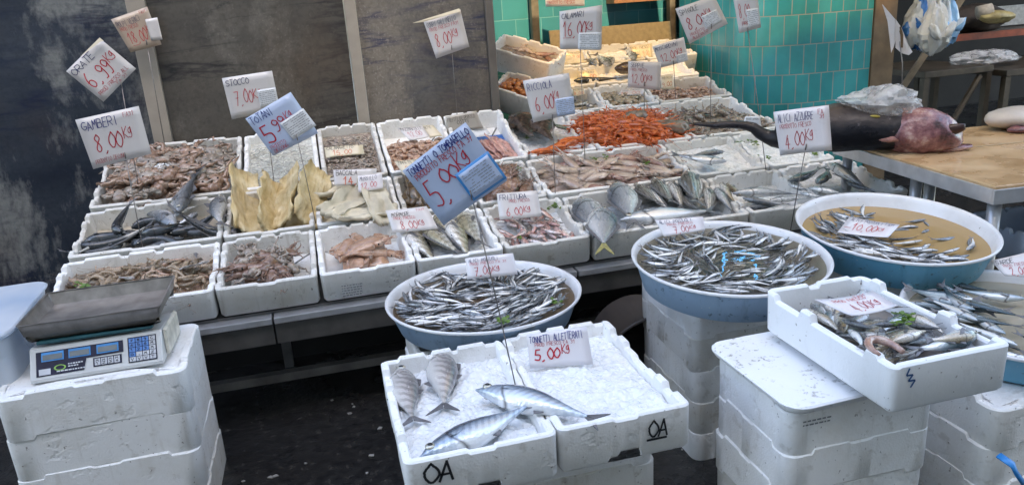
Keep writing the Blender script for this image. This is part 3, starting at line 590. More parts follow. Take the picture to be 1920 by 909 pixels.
class Card:                      # four world corners, bilinear, with a slight curl
    def __init__(s,c,n,curl=0,org=None):
        s.c=[V(q) for q in c]; s.n=V(n).normalized(); s.curl=curl; s.o=V(org) if org is not None else (s.c[0]+s.c[2])/2
    def at(s,u,v,off=0):         # u right, v down
        a,b,c,d=s.c; p=a.lerp(b,u).lerp(d.lerp(c,u),v)
        return p+s.n*(off+s.curl*((u-.5)**2*2+ (v-.4)**3*1.2))-s.o
def write(card,txt,x,y,w,h,pen,seed=0,off=.0012,bold=.09,slope=0,slant=.12):
    """text box: left x, top y (card fractions), total width w, height h"""
    rr=random.Random(txt+str(seed)); mb=MB(); n=max(1,len(txt)); cw=w/n
    W=((card.c[1]-card.c[0]).length); H=((card.c[3]-card.c[0]).length); lw=bold*min(h*H, cw*W*1.5)*.5
    for i,ch in enumerate(txt):
        small=ch in 'kg'; gh=h*(.86 if small else 1)*rr.uniform(.88,1.08); gw=cw*.82*(1.1 if ch in '0O' else 1)
        ox=x+i*cw+rr.uniform(-.04,.04)*cw; oy=y+h+slope*(i/n)+rr.uniform(-.06,.06)*h+(h*.12 if ch==',' else 0)
        rot=rr.uniform(-.07,.07)
        for pts in strokes(ch):
            pts=[(px+rot*(py-.5)*2+.03*math.sin(py*5+i),py) for px,py in pts]
            P=[(ox+(px+slant*(py-.5)+rr.uniform(-.02,.02))*gw, oy-py*gh) for px,py in pts]
            for k,(a,b) in enumerate(zip(P,P[1:])):
                dx,dy=(b[0]-a[0])*W,(b[1]-a[1])*H; L=math.hypot(dx,dy)
                if L<1e-6: continue
                ex,ey=dx/L*lw*.8,dy/L*lw*.8; nx,ny=-dy/L*lw,dx/L*lw
                qs=[((a[0]*W-ex+sx*nx)/W,(a[1]*H-ey+sx*ny)/H) for sx in (1,-1)]+[((b[0]*W+ex+sx*nx)/W,(b[1]*H+ey+sx*ny)/H) for sx in (-1,1)]
                mb.add([card.at(q[0],q[1],off+.00012*((k+i)%5)) for q in qs],[(0,1,2,3)])
    return mb
def papermat(name,c,grime=.3):
    a=N(name); n=a.noise(9,5); n2=a.noise(38,4); cc=a.mix(a.math('MULTIPLY',n,grime),c,tuple(q*.72 for q in c)); cc=a.mix(a.ramp(n2,[(.62,(0,0,0)),(.8,(.25,.25,.25))]),cc,(.40,.36,.32))
    a.p(Base_Color=cc,Roughness=.28,Coat_Weight=.25,Coat_Roughness=.15); a.bump(n,.25,.01); return a.m
PAP={'w':papermat('laminated_white_card',(.64,.61,.60)),'c':papermat('clean_pinkish_card',(.72,.69,.71),.15),'b':papermat('bluish_card',(.45,.54,.72),.2),'y':papermat('cream_card',(.66,.58,.42),.3),'k':papermat('brownish_card',(.46,.36,.28),.3),'g':papermat('grey_board_card',(.40,.37,.32),.3),'s':papermat('printed_sticker_paper',(.66,.68,.70),.15),'e':papermat('sky_blue_border',(.03,.25,.60),.1)}  # the POLPI card simply uses a browner base colour
RODM=simple('thin_steel_rod',(.22,.20,.19),.35,.7,.25,60)
def card_mesh(card,u0,u1,v0,v1,off,th,mat,name):
    n=6; mb=MB(); vs=[]
    for lv in (off,off-th):
        for j in range(n+1):
            for i in range(n+1): vs.append(card.at(u0+(u1-u0)*i/n,v0+(v1-v0)*j/n,lv))
    k=(n+1)**2; fs=[]
    for j in range(n):
        for i in range(n):
            a=j*(n+1)+i; fs.append((a,a+1,a+n+2,a+n+1)); fs.append((k+a,k+a+n+1,k+a+n+2,k+a+1))
    ed=[j for j in range(n)]+[ (j+1)*(n+1)-1 for j in range(n)]+[k-1-j for j in range(n)]+[(n-j)*(n+1) for j in range(n)]
    for i in range(len(ed)): a,b=ed[i],ed[(i+1)%len(ed)]; fs.append((a,k+a,k+b,b))
    return mb.add(vs,fs).mesh(name,mat,True)
SIGNQ=[]
def sign(label,cor,plane,texts,paper='w',rod=None,sticker=None,curl=.006,cat='price sign',group='price signs',n=None,th=.0016,border=None,fold=None):
    """cor: TL,TR,BR,BL pixels; plane: (point, normal) the card lies in; rod: (top pixel, foot world point)"""
    p,nn=plane; nn=V(nn).normalized()
    if nn.dot(CAM-V(p))<0: nn=-nn
    C=[onplane(x,y,p,nn) for x,y in cor]
    org=rod[1] if rod else C[3]
    rc=random.Random(label); card=Card(C,nn,curl*rc.choice((1.0,1.8,2.6,-1.2)) if curl==.006 else curl,org)
    e=empty('price_sign',label,cat,Mx.Translation(org),group)
    link('card',card_mesh(card,0,1,0,1,0,th,PAP[paper],'card'),e)
    if fold: link('folded_edge',MB().add([card.at(u,v,o_) for u,v,o_ in fold],[tuple(range(len(fold)))]).mesh('folded_edge',PAP['y'],False,False),e)
    byk={}
    for t in texts:
        tx,x,y,w_,h_,pen=t[:6]; kw=t[6] if len(t)>6 else {}
        big=h_>.2; key=(pen,'price' if big else 'lettering')
        byk.setdefault(key,MB()); mb=write(card,tx,x,y,w_,h_,pen,**kw); byk[key].add(mb.v,mb.f)
    for (pen,nm),mb in byk.items():
        if mb.v: link(nm,mb.mesh(nm,INK[pen],False,False),e)
    if sticker:
        u0,u1,v0,v1=sticker[:4]; pm=sticker[4] if len(sticker)>4 else 's'; rot=sticker[5] if len(sticker)>5 else 0
        cs=[(u0,v0),(u1,v0),(u1,v1),(u0,v1)]; W=(C[1]-C[0]).length; H=(C[3]-C[0]).length; cx,cy=(u0+u1)/2,(v0+v1)/2
        def rt(u,v): dx,dy=(u-cx)*W,(v-cy)*H; g=R(rot); return card.at(cx+(dx*math.cos(g)-dy*math.sin(g))/W,cy+(dx*math.sin(g)+dy*math.cos(g))/H,.0035)+card.o
        sc=Card([rt(*q) for q in cs],nn,curl*.3,org)
        if border:
            sb=link('sticker_border',card_mesh(sc,-.07,1.07,-.09,1.09,-.0010,.0009,PAP['e'],'sticker_border'),e)
        so_=link('sticker',card_mesh(sc,0,1,0,1,0,.0008,PAP[pm],'sticker'),e)
        mb=MB(); rr=random.Random(label)
        for i in range(8):
            y=.1+i*.105; x=.06
            while x<.88:
                w_=rr.uniform(.04,.16)
                if rr.random()<.82 and x+w_<.95: mb.add([sc.at(*q,.0006) for q in ((x,y),(x+w_,y),(x+w_,y+.028),(x,y+.028))],[(0,1,2,3)])
                x+=w_+.025
        if sticker and not (len(sticker)>6): link('fine_print',mb.mesh('fine_print',INK['p'],False,False),so_)
    if rod:
        tp=onplane(rod[0][0],rod[0][1],p,nn); bt=V(rod[1]); ab=V((0,0,0))
        d=nn*(-.004); tip=tp+nn*.006
        link('rod',MB().tube([bt-org-V((0,0,.03)),(bt.lerp(tp,.5)-org)+d*.5,tp-org+d],.0019,6).mesh('rod',RODM,True),e)
        link('clip',MB().tube([tp-org+nn*.0035+(tp-bt).normalized()*(-.012),tp-org+nn*.0045+(tp-bt).normalized()*.014],.0026,6).mesh('clip',RODM,True),e)
    return card,e
def facing(pt): q=CAM-V(pt); q.z*=.55; return (pt,q)
def rs(label,cor,top,foot,k,texts,**kw):     # sign on a rod whose foot stands on row plane k
    off=kw.pop('off',-.03); pl_=RP[k] if isinstance(k,int) else k
    ft=pl_.px(*foot,off); q=CAM-ft; q.z=0; q.normalize()
    return sign(label,cor,(ft,q),texts,rod=(top,ft),**kw)
# ================================================ FISH
def lerpl(a,t):
    x=t*(len(a)-1); i=min(int(x),len(a)-2); f=x-i; f=f*f*(3-2*f)*.5+f*.5
    return a[i]*(1-f)+a[i+1]*f
TUNA=dict(up=[.006,.055,.085,.105,.115,.112,.098,.075,.05,.028,.013],dn=[.006,.045,.08,.11,.125,.125,.108,.08,.05,.026,.012],wd=[.006,.04,.06,.072,.078,.075,.066,.05,.034,.02,.012],body=.87,tail=(.13,.115,.075),dorsal=[(.30,.44,.035),(.52,.60,.03)],anal=[(.58,.66,.035)],pect=(.27,.0,.12,.035,-12),eye=(.105,.012,.036))
ANCH=dict(up=[.012,.040,.055,.060,.060,.055,.048,.040,.030,.02,.014],dn=[.008,.040,.060,.068,.068,.062,.052,.040,.028,.02,.012],wd=[.008,.025,.034,.04,.042,.04,.035,.028,.02,.013,.007],body=.86,tail=(.14,.065,.08),dorsal=[(.45,.55,.04)],anal=[(.62,.72,.025)],pect=None,eye=(.08,.01,.02))
BREAM=dict(up=[.012,.085,.13,.155,.155,.145,.125,.10,.07,.045,.03],dn=[.01,.06,.10,.125,.13,.125,.11,.085,.06,.04,.028],wd=[.01,.035,.052,.062,.064,.06,.052,.042,.03,.02,.012],body=.82,tail=(.18,.12,.09),dorsal=[(.28,.9,.05)],anal=[(.62,.88,.04)],pect=(.30,-.02,.16,.045,-20),eye=(.13,.04,.026))
SLIM=dict(up=[.01,.055,.075,.09,.095,.09,.08,.066,.05,.036,.026],dn=[.01,.05,.075,.095,.10,.095,.085,.066,.048,.034,.024],wd=[.01,.04,.055,.064,.066,.062,.054,.044,.032,.02,.012],body=.84,tail=(.16,.10,.07),dorsal=[(.32,.45,.06),(.55,.72,.04)],anal=[(.58,.74,.04)],pect=(.28,-.02,.12,.035,-18),eye=(.09,.025,.021))
POMF=dict(up=[.02,.11,.17,.21,.225,.215,.185,.14,.09,.045,.022],dn=[.02,.09,.15,.19,.21,.205,.18,.135,.085,.042,.02],wd=[.015,.045,.06,.066,.064,.058,.048,.036,.025,.016,.01],body=.78,tail=(.22,.125,.13),dorsal=[(.45,.95,.05)],anal=[(.45,.95,.05)],pect=(.30,-.02,.2,.05,-10),eye=(.14,.05,.022))
EEL=dict(up=[.015,.045,.06,.062,.058,.052,.045,.037,.03,.02,.01],dn=[.012,.04,.055,.06,.058,.052,.045,.037,.03,.02,.01],wd=[.012,.045,.06,.06,.055,.05,.042,.034,.026,.018,.008],body=.90,tail=(.10,.05,.02),dorsal=[(.35,.95,.02)],anal=[(.55,.95,.015)],pect=(.2,-.01,.07,.03,-20),eye=(.06,.03,.012))
def fish_parts(sp,by=0,bz=0,ns=16,n=14,fins=True,eye=True,twist=0):
    up,dn,wd,body=sp['up'],sp['dn'],sp['wd'],sp['body']
    def bend(p): 
        x,y,z=p; f=x-.25
        return V((x-.0*f,y+by*f*f,z+bz*f*f+ twist*y*f))
    B=MB(); Fm=MB(); T=MB(); E=MB(); I=MB(); Pm=MB()
    vs=[];fs=[]
    for i in range(ns+1):
        t=(i/ns)**1.15; x=.5-t*body; u,d,ww=lerpl(up,t),lerpl(dn,t),lerpl(wd,t)
        for k in range(n):
            a=2*math.pi*k/n; c,s=math.cos(a),math.sin(a)
            z=ww*(abs(c)**.85)*(1 if c>0 else -1); y=(u if s>0 else d)*s
            vs.append(bend((x,y,z)))
    for i in range(ns):
        for k in range(n): fs.append((i*n+k,i*n+(k+1)%n,(i+1)*n+(k+1)%n,(i+1)*n+k))
    fs.append(tuple(range(n))); fs.append(tuple(ns*n+k for k in range(n)))
    B.add(vs,fs)
    xt=.5-body; tl,span,fk=sp['tail']; pd=(up[-1]+dn[-1])/2
    def pl(mb,pts,th=.006):
        n_=len(pts); c=V((sum(p[0] for p in pts)/n_,sum(p[1] for p in pts)/n_,0))
        q=[bend((p[0],p[1],p[2] if len(p)>2 else 0)) for p in pts]
        v=[a+V((0,0,th/2)) for a in q]+[a-V((0,0,th/2)) for a in q]
        mb.add(v,[tuple(range(n_)),tuple(range(2*n_-1,n_-1,-1))]+[(i,i+n_,(i+1)%n_+n_,(i+1)%n_) for i in range(n_)])
    for s in (1,-1):
        pl(T,[(xt+.02,s*pd*.2),(xt+.015,s*pd*.95),(xt-tl*.35,s*span*.48),(xt-tl*.75,s*span*.85),(xt-tl,s*span),(xt-tl*.8,s*span*.62),(xt-tl+fk*.75,s*span*.24),(xt-tl+fk,s*.002)])
    if fins:
        for key,sg,arr in (('dorsal',1,up),('anal',-1,dn)):
            for t0,t1,hh in sp.get(key) or []:
                y0,y1=lerpl(arr,t0),lerpl(arr,t1)
                top=[]; 
                k=4
                pts=[(.5-t0*body,sg*y0*.9)]
                for i in range(k+1):
                    t=t0+(t1-t0)*(.18+.82*i/k); pts.append((.5-t*body-.012,sg*(lerpl(arr,t)+hh*(1-.75*i/k))))
                pts.append((.5-t1*body,sg*y1*.9))
                pl(Fm,pts,.005)
        if sp.get('pect'):
            t,y,l,wdt,ang=sp['pect']; g=R(ang); z=lerpl(wd,t)*.98; x=.5-t*body
            for s in (1,-1):
                pts=[]
                for a,b in ((0,-.3),(.3,-.55),(.75,-.5),(1,-.1),(.8,.3),(.3,.5),(0,.3)):
                    dx,dy=-a*l,b*wdt; pts.append((x+dx*math.cos(g)-dy*math.sin(g), y+dx*math.sin(g)+dy*math.cos(g)-.25*lerpl(dn,t), s*(z+.010-a*.002)))
                pl(Pm,pts,.004)
    if eye:
        t,y,r=sp['eye']; z=lerpl(wd,t)*.93; x=.5-t*body
        for s in (1,-1):
            c=bend((x,y,s*z)); I.ell(c,(r,r,r*.45),14); E.ell(c+V((0,0,s*r*.22)),(r*.60,r*.60,r*.36),12)
    return dict(body=B,fin=Fm,tail_fin=T,pectoral_fin=Pm,eye=E,iris=I)
def fish_one(name,sp,skin,by=0,bz=0,fin=FINM,**k):
    P=fish_parts(sp,by,bz,**k); mb=MB(); mb.add(P['body'].v,P['body'].f,0)
    for q in ('fin','tail_fin','pectoral_fin'): mb.add(P[q].v,P[q].f,1)
    mb.add(P['eye'].v,P['eye'].f,2); mb.add(P['iris'].v,P['iris'].f,3)
    return autosmooth(mb.mesh(name,[skin,fin,EYE,IRIS]),50)
def basis(pl,H,T,flip=False,roll=0,L=None,thick=1,deep=1,off=0):
    x=(H-T); Ln=x.length if L is None else L; x.normalize(); z=pl.n.copy(); z=(z-x*z.dot(x)).normalized(); y=z.cross(x)
    M=Mx((x,y,z)).transposed().to_4x4()@Mx.Rotation(roll+(math.pi if flip else 0),4,'X')
    M=M@Mx.Diagonal((Ln,Ln*deep,Ln*thick,1)); M.translation=(H+T)/2+pl.n*off; return M
BIG={}
def big_fish(name,label,cat,sp,skin,head,tail,pl,off=.0,flip=False,by=0,bz=0,fin=FINM,thick=1,deep=1,group=None,roll=0,h2=None,twist=0):
    H=pl.px(*head,off) if len(head)==2 else V(head); T=pl.px(*tail,off) if len(tail)==2 else V(tail)
    M=basis(pl,H,T,flip,roll,None,thick,deep)
    P=fish_parts(sp,by,bz,ns=28,n=22,twist=twist)
    o=link(name,autosmooth(P['body'].mesh('body',skin),50),None,M); tag(o,label,cat,group)
    link('tail_fin',P['tail_fin'].mesh('tail_fin',fin,False),o)
    for q,mm in (('fin',fin if fin is not FIN_Y else FINM),('pectoral_fin',skin)):
        for mb in islands(P[q]): link(q,mb.mesh(q,mm,False),o)
    for e1,e2 in zip(islands(P['iris']),islands(P['eye'])):
        ir=link('eye',e1.mesh('eye',IRIS),o); link('pupil',e2.mesh('pupil',EYE),ir)
    return o
def islands(mb):
    par=list(range(len(mb.v)))
    def f(i):
        while par[i]!=i: par[i]=par[par[i]]; i=par[i]
        return i
    for fc in mb.f:
        for i in fc[1:]: par[f(i)]=f(fc[0])
    out={}
    for i,v in enumerate(mb.v): out.setdefault(f(i),[]).append(i)
    res=[]
    for r,ids in out.items():
        ix={j:k for k,j in enumerate(ids)}; m_=MB(); m_.add([mb.v[j] for j in ids],[tuple(ix[j] for j in fc) for fc in mb.f if f(fc[0])==r]); res.append(m_)
    return res
def place(name,me,M,label,cat,group): 
    o=bpy.data.objects.new(name,me); COL.objects.link(o); o.matrix_world=M; o['label']=label; o['category']=cat; o['group']=group; return o
def lay(name,me,label,cat,group,head,tail,pl,off=0,flip=False,roll=0,thick=1,deep=1):
    H=pl.px(*head,off); T=pl.px(*tail,off); return place(name,me,basis(pl,H,T,flip,roll,None,thick,deep),label,cat,group)
# ---- ice beds
def bed(key_or_pl,x0,x1,y0,y1,z,mat,label,name='crushed_ice',cat='ice',amp=.010,hump=0,seed=0,n=44,scale=14,shape=None):
    pl=key_or_pl; ny=max(8,int(n*(y1-y0)/(x1-x0))); vs=[];fs=[]
    for j in range(ny+1):
        for i in range(n+1):
            x=x0+(x1-x0)*i/n; y=y0+(y1-y0)*j/ny; p=V((x*scale,y*scale,seed))
            h=nz.fractal(p,1.0,2.0,4)*amp+nz.noise(p*.35)*amp*1.2-abs(nz.noise(p*2.1))*amp*.7
            s,t=2*i/n-1,2*j/ny-1
            h+=hump*(shape(x,y,s,t) if shape else (1-s**4)*(1-t**4))
            vs.append((x,y,z+h))
    for j in range(ny):
        for i in range(n): a=j*(n+1)+i; fs.append((a,a+1,a+n+2,a+n+1))
    o=link(name,MB().add(vs,fs).mesh(name,mat,True),None,pl.M); tag(o,label,cat,kind='stuff'); return o
def cbed(key,depth,label,mat=ICE,name='crushed_ice',cat='ice',**k):
    kk,x0,x1,h=CR[key]; L=rowlen(kk)
    return bed(RP[kk],x0+.022,x1-.022,.026,L-.03,-depth,mat,label,name,cat,seed=hash(key)%97 if False else sum(map(ord,key)),**k)
# ---- invertebrate meshes (metres)
def shrimp_mesh(seed,L=.085,r=.0095,mat=None,curl=1.0,ant=True):
    rr=random.Random(seed); mb=MB(); n=12; path=[];rad=[]; ang=-.2; p=V((0,0,0))
    for i in range(n+1):
        t=i/n; path.append(p.copy()); 
        prof=[.25,.75,.98,1.0,1.02,.98,.93,.88,.80,.70,.56,.40,.22][i]; rad.append(r*prof*(1.0 if i%2 else .94))
        p=p+V((math.cos(ang),math.sin(ang),0))*(L/n); ang+=curl*(.05+.25*t)*rr.uniform(.7,1.3)
    c=sum(path,V((0,0,0)))/len(path); path=[q-c for q in path]
    mb.tube(path,rad,8,0,1.25)
    e=path[-1]; d=(path[-1]-path[-2]).normalized(); s=V((-d.y,d.x,0))
    for a in (-1,0,1): 
        q=(d+V((0,0,1))*a*.6).normalized(); mb.tube([e-d*.003,e+q*L*.10,e+q*L*.17],[r*.15,r*.42,r*.1],5,0,.4)
    h=path[0]; hd=(path[0]-path[1]).normalized()
    mb.tube([h,h+hd*L*.16+V((0,.004,0))],[r*.3,r*.03],4)
    for z in (-1,1): mb.ell(h+hd*.001+V((0,.002,z*r*.55)),(r*.22,)*3,6,1)
    if ant:
        for z in (-1,1):
            a0=rr.uniform(.2,.9)*z; q=[h+hd*.002]
            g=math.atan2(hd.y,hd.x)+rr.uniform(-.4,.4)
            for i in range(5): q.append(q[-1]+V((math.cos(g),math.sin(g),.14*z))*L*.2); g+=rr.uniform(-.45,.35)
            mb.tube(q,r*.05,3,0,1,False)
        for i in range(5):
            b=path[2+i]; nn=V((-(path[3+i]-b).y,(path[3+i]-b).x,0)).normalized()
            for z in (-1,1): mb.tube([b+nn*r*.5,b+nn*r*1.5+V((-.004,0,z*r*.9)),b+nn*r*1.9+V((-.008,0,z*r*.7))],r*.10,3,0,1,False)
    return mb.mesh('shrimp',[mat,EYE])
def prawn_mesh(seed,mat):
    rr=random.Random(seed); me=shrimp_mesh(seed,.115,.0150,mat,rr.uniform(.4,.9)); mb=MB()
    b=bmesh.new(); b.from_mesh(me)
    for z in (-1,1):
        g=math.pi+rr.uniform(-.35,.35); q=[V((-.05,.0,z*.006))]
        for i in range(4): q.append(q[-1]+V((math.cos(g),math.sin(g),z*.05-.06))*.019); g+=rr.uniform(-.4,.4)
        mb.tube(q,[.003,.0024,.0028,.0046,.001],5)
    o=len(b.verts); vv=[b.verts.new(p) for p in mb.v]; b.verts.ensure_lookup_table()
    for f in mb.f:
        try: b.faces.new([vv[i] for i in f]).smooth=True
        except ValueError: pass
    b.to_mesh(me); b.free(); return me
def arm(mb,rr,p,g,L,r,n=11,curlmax=.75,lift=.004,zb=0):
    q=[V(p)]; rad=[r]; cu=rr.uniform(-curlmax,curlmax); z=0
    for i in range(n):
        t=(i+1)/n; q.append(q[-1]+V((math.cos(g),math.sin(g),0))*(L/n)+V((0,0,rr.uniform(-1,1)*lift-zb*.3))); g+=cu*(.25+t*1.1)+rr.uniform(-.15,.15); rad.append(r*(1-t*.86))
    mb.tube(q,rad,7)
def octopus_mesh(seed,mat,s=1.0):
    rr=random.Random(seed); mb=MB(); g0=rr.uniform(0,6)
    mb.ell((.0,0,.008),(.050*s,.040*s,.030*s),18,0,Mx.Rotation(g0,3,'Z'))
    mb.ell((.05*s*math.cos(g0),.05*s*math.sin(g0),.008),(.032*s,.030*s,.024*s),14,0,Mx.Rotation(g0,3,'Z'))
    for i in range(8):
        g=g0+math.pi+(i-3.5)*.62+rr.uniform(-.25,.25); arm(mb,rr,(-.02*s*math.cos(g0)+.03*s*math.cos(g),-.02*s*math.sin(g0)+.03*s*math.sin(g),.004),g,rr.uniform(.13,.19)*s,.0150*s,15,1.25,.006)
    mb.v=[V(v)*(1+.20*nz.fractal(V(v)*38+V((seed,0,0)),1,2,3)) for v in mb.v]
    for k in (-1,1): mb.ell((.02*s*math.cos(g0+k*1.2),.02*s*math.sin(g0+k*1.2),.034*s),(.006*s,)*3,8,1)
    return mb.mesh('octopus',[mat,EYE])
def squid_mesh(seed,mat,L=.20,r=.026,tent=True,flatness=.62):
    rr=random.Random(seed); mb=MB(); n=12; q=[];rad=[]; g=rr.uniform(-.3,.3); p=V((L*.42,0,0)); cu=rr.uniform(-.05,.05)
    for i in range(n+1):
        t=i/n; q.append(p.copy()); rad.append(r*[.06,.30,.52,.70,.84,.94,1.0,1.03,1.04,1.03,1.0,.96,.90][i]); p=p-V((math.cos(g),math.sin(g),0))*(L*.62/n); g+=cu
    mb.tube(q,rad,14,0,flatness)
    for k in (-1,1):       # tail fins
        a=q[1]; b=q[6]; d=(b-a).normalized(); s=V((-d.y,d.x,0))*k
        pts=[a,a+d*L*.05+s*r*.9,a+d*L*.13+s*r*1.55,a+d*L*.22+s*r*1.15,b+s*r*.7]; v=[x+V((0,0,.003+.004*math.sin(i*1.7))) for i,x in enumerate(pts)]+[x-V((0,0,.002)) for x in pts]; m_=len(pts)
        mb.add(v,[tuple(range(m_)),tuple(range(2*m_-1,m_-1,-1))]+[(i,i+m_,(i+1)%m_+m_,(i+1)%m_) for i in range(m_)])
    e=q[-1]; d=(q[-1]-q[-2]).normalized(); gg=math.atan2(d.y,d.x)
    if tent:
        mb.tube([e-d*.006,e+d*r*.4,e+d*r*1.0,e+d*r*1.35],[r*.5,r*.66,r*.62,r*.4],10,0,.75)
        for k in (-1,1): mb.ell(e+d*r*.6+V((-d.y,d.x,0))*k*r*.5,(r*.18,r*.18,r*.2),8,1)
        for i in range(8): arm(mb,rr,e+d*r*1.15+V((-d.y,d.x,0))*(i-3.5)*r*.13+V((0,0,rr.uniform(-.2,.3)*r)),gg+(i-3.5)*.12,L*rr.uniform(.22,.42),r*.15,9,.35,.003)
    else:
        mb.ell(e+d*.001,(r*.75,r*.75,r*.4),10,0)
    return mb.mesh('squid',[mat,EYE])
def lump_mesh(seed,mat,s=(.09,.05,.03),name='fish_lump',rough=.35,n=28):
    mb=MB(); mb.ell((0,0,0),s,n); vs=[]
    for v in mb.v:
        q=V(v); k=1+rough*nz.fractal(q*18+V((seed*5.1,0,0)),1,2,4)
        vs.append(q*k)
    mb.v=vs; return mb.mesh(name,mat)
def slab_mesh(seed,mat,L,Wd,th=.012,name='slab',curl=.03,n=18,fold=0):
    rr=random.Random(seed); vs=[];fs=[]; m_=n
    for lv in (1,-1):
        for j in range(m_+1):
            for i in range(n+1):
                s,t=i/n-.5,j/m_-.5; wv=1+.22*nz.noise(V((s*3,seed,1)))-.35*max(0,t)*1.0; x=s*L; y=t*Wd*wv*(1-.5*abs(s)**2)
                p=V((s*3+seed,t*3,.3)); z=curl*((2*t)**2*.9+nz.noise(p)*.8+fold*(2*s)**3)+lv*th/2*(1-(2*abs(t))**4*.6)*(1+.4*nz.noise(p*4))
                x+=.018*nz.noise(V((t*9,seed,s*5))); y+=.016*nz.noise(V((s*9,t*5,seed+4)))
                vs.append((x,y,z))
    k=(n+1)*(m_+1)
    for j in range(m_):
        for i in range(n): a=j*(n+1)+i; fs+=[(a,a+1,a+n+2,a+n+1),(k+a,k+a+n+1,k+a+n+2,k+a+1)]
    ed=[i for i in range(n)]+[(j+1)*(n+1)-1 for j in range(m_)]+[k-1-i for i in range(n)]+[(m_-j)*(n+1) for j in range(m_)]
    for i in range(len(ed)): a,b=ed[i],ed[(i+1)%len(ed)]; fs.append((a,k+a,k+b,b))
    return MB().add(vs,fs).mesh(name,mat)
def leaf_mesh(seed):
    rr=random.Random(seed); mb=MB()
    for i in range(9):
        g=rr.uniform(0,6.3); c=V((rr.uniform(-.022,.022),rr.uniform(-.014,.014),rr.uniform(.002,.014))); l=rr.uniform(.010,.02); z=rr.uniform(-.5,.5)
        d=V((math.cos(g),math.sin(g),z*.5)); s=V((-math.sin(g),math.cos(g),rr.uniform(-.5,.5)))
        pts=[c,c+d*l*.4+s*l*.45,c+d*l*.6+s*l*.25,c+d*l+s*l*.1,c+d*l*.7-s*l*.3,c+d*l*.35-s*l*.4]; th=V((0,0,.0008)); m_=6
        mb.add([p+th for p in pts]+[p-th for p in pts],[tuple(range(m_)),tuple(range(2*m_-1,m_-1,-1))]+[(i,i+m_,(i+1)%m_+m_,(i+1)%m_) for i in range(m_)])
    mb.tube([(-.02,0,.004),(0,.004,.006),(.024,-.003,.003)],.001,4); return mb.mesh('parsley_sprig',LEAF,False)
LEAFS=[leaf_mesh(i) for i in range(4)]
def leaf(px,pl,off,label,s=1.0,i=0):
    M=Mx.Translation(pl.px(*px,off))@pl.M.to_3x3().to_4x4()@Mx.Rotation(px[0]*1.0,4,'Z')@Mx.Scale(s,4); o=link('parsley_sprig',LEAFS[i%4],None,M); tag(o,label,'herb','parsley sprigs among the fish')
# ---- piles
def pile(key,n,meshes,name,label,cat,group,hump=.04,base=.055,mass=None,seed=1,scale=(.85,1.15),ins=.035,yaw=None,rollr=.5,rect=None,pitch=.3,massname=None,masslabel=None,shape=None,lift=.0):
    kk,x0,x1,h=CR[key]; L=rowlen(kk); rr=random.Random(seed); pl=RP[kk]
    a,b,c,d=rect or (x0+ins,x1-ins,ins+.005,L-ins-.005)
    sh=shape or (lambda s,t:(1-s**4)*(1-t**4))
    if mass: bed(pl,a-.01,b+.01,c-.008,d+.008,-base-.010,mass,masslabel,massname,cat,amp=.007,hump=hump,seed=seed,n=26,scale=40,shape=lambda x,y,s,t:sh(s,t))
    for i in range(n):
        # stratified
        m_=int(math.sqrt(n*(b-a)/(d-c)))+1; q=max(1,int(math.ceil(n/m_)))
        u=((i%m_)+rr.random())/m_; v=((i//m_)+rr.random())/q; v=min(v,1)
        s,t=2*u-1,2*v-1; z=-base+hump*sh(s,t)+rr.uniform(-.004,.010)+lift
        M=pl.M@Mx.Translation((a+(b-a)*u,c+(d-c)*v,z))@Mx.Rotation(rr.uniform(0,6.28) if yaw is None else yaw+rr.gauss(0,.45)+(math.pi if rr.random()<.5 else 0),4,'Z')@Mx.Rotation(rr.uniform(-pitch,pitch),4,'Y')@Mx.Rotation(rr.uniform(-rollr,rollr)+(math.pi if rr.random()<.5 else 0),4,'X')@Mx.Scale(rr.uniform(*scale),4)
        place(name,rr.choice(meshes),M,label,cat,group)
# ================================================ WHAT LIES IN THE CRATES
fl_=flat(.545)
# front boxes: ice and four small tuna
bed(Pl(Mx()),.104,.418,1.54,2.05,.535,ICE,'crushed ice under three of the small tuna in the front left box',amp=.010,hump=.008,seed=3,n=110,scale=22)
bed(Pl(Mx()),.470,.766,1.55,2.066,.543,ICE,'crushed ice in the box with the standing TONNETTI ALLETTERATI sign',amp=.009,hump=.008,seed=8,n=110,scale=22)
big_fish('small_tuna','small tuna in the left ice box nearest its left wall, head to the back','tuna',TUNA,FM['tuna2'],(748,688),(775,798),fl_,.008,True,.02,0,thick=1.0,deep=1.06,group='four small tuna on ice')
big_fish('small_tuna','small tuna leaning head up on the back wall of the left ice box','tuna',TUNA,FM['tuna2'],(823,657),(846,772),fl_,.010,True,-.10,0,thick=1.0,deep=1.02,group='four small tuna on ice')
big_fish('small_tuna','bright silver small tuna lying across both ice boxes with its head on the left','tuna',TUNA,FM['tuna'],(893,730),(1140,782),fl_,.030,True,-.12,0,thick=1.1,deep=.92,group='four small tuna on ice')
big_fish('small_tuna','small tuna nearest the front edge with its eye at lower left and tail raised','tuna',TUNA,FM['tuna'],(787,858),(1010,758),fl_,.022,True,-.06,-.10,thick=1.1,deep=1.02,group='four small tuna on ice')
# A1 shrimp
SH=[shrimp_mesh(i,.085,.0088,FLESH['shrimp'],[.6,1.0,1.4][i%3]) for i in range(6)]
pile('A1',170,SH,'shrimp','grey-brown raw shrimp in the heap right behind the weighing scale','shrimp','grey shrimp heaped behind the scale',hump=.045,base=.062,mass=FLESH['shrimp'],seed=11,massname='shrimp_mass',masslabel='lower layers of the grey shrimp heap')
for px,i in (((150,540),0),((165,543),1)): leaf(px,RP[1],-.01,'bright green parsley at the left end of the grey shrimp heap',1.1,i)
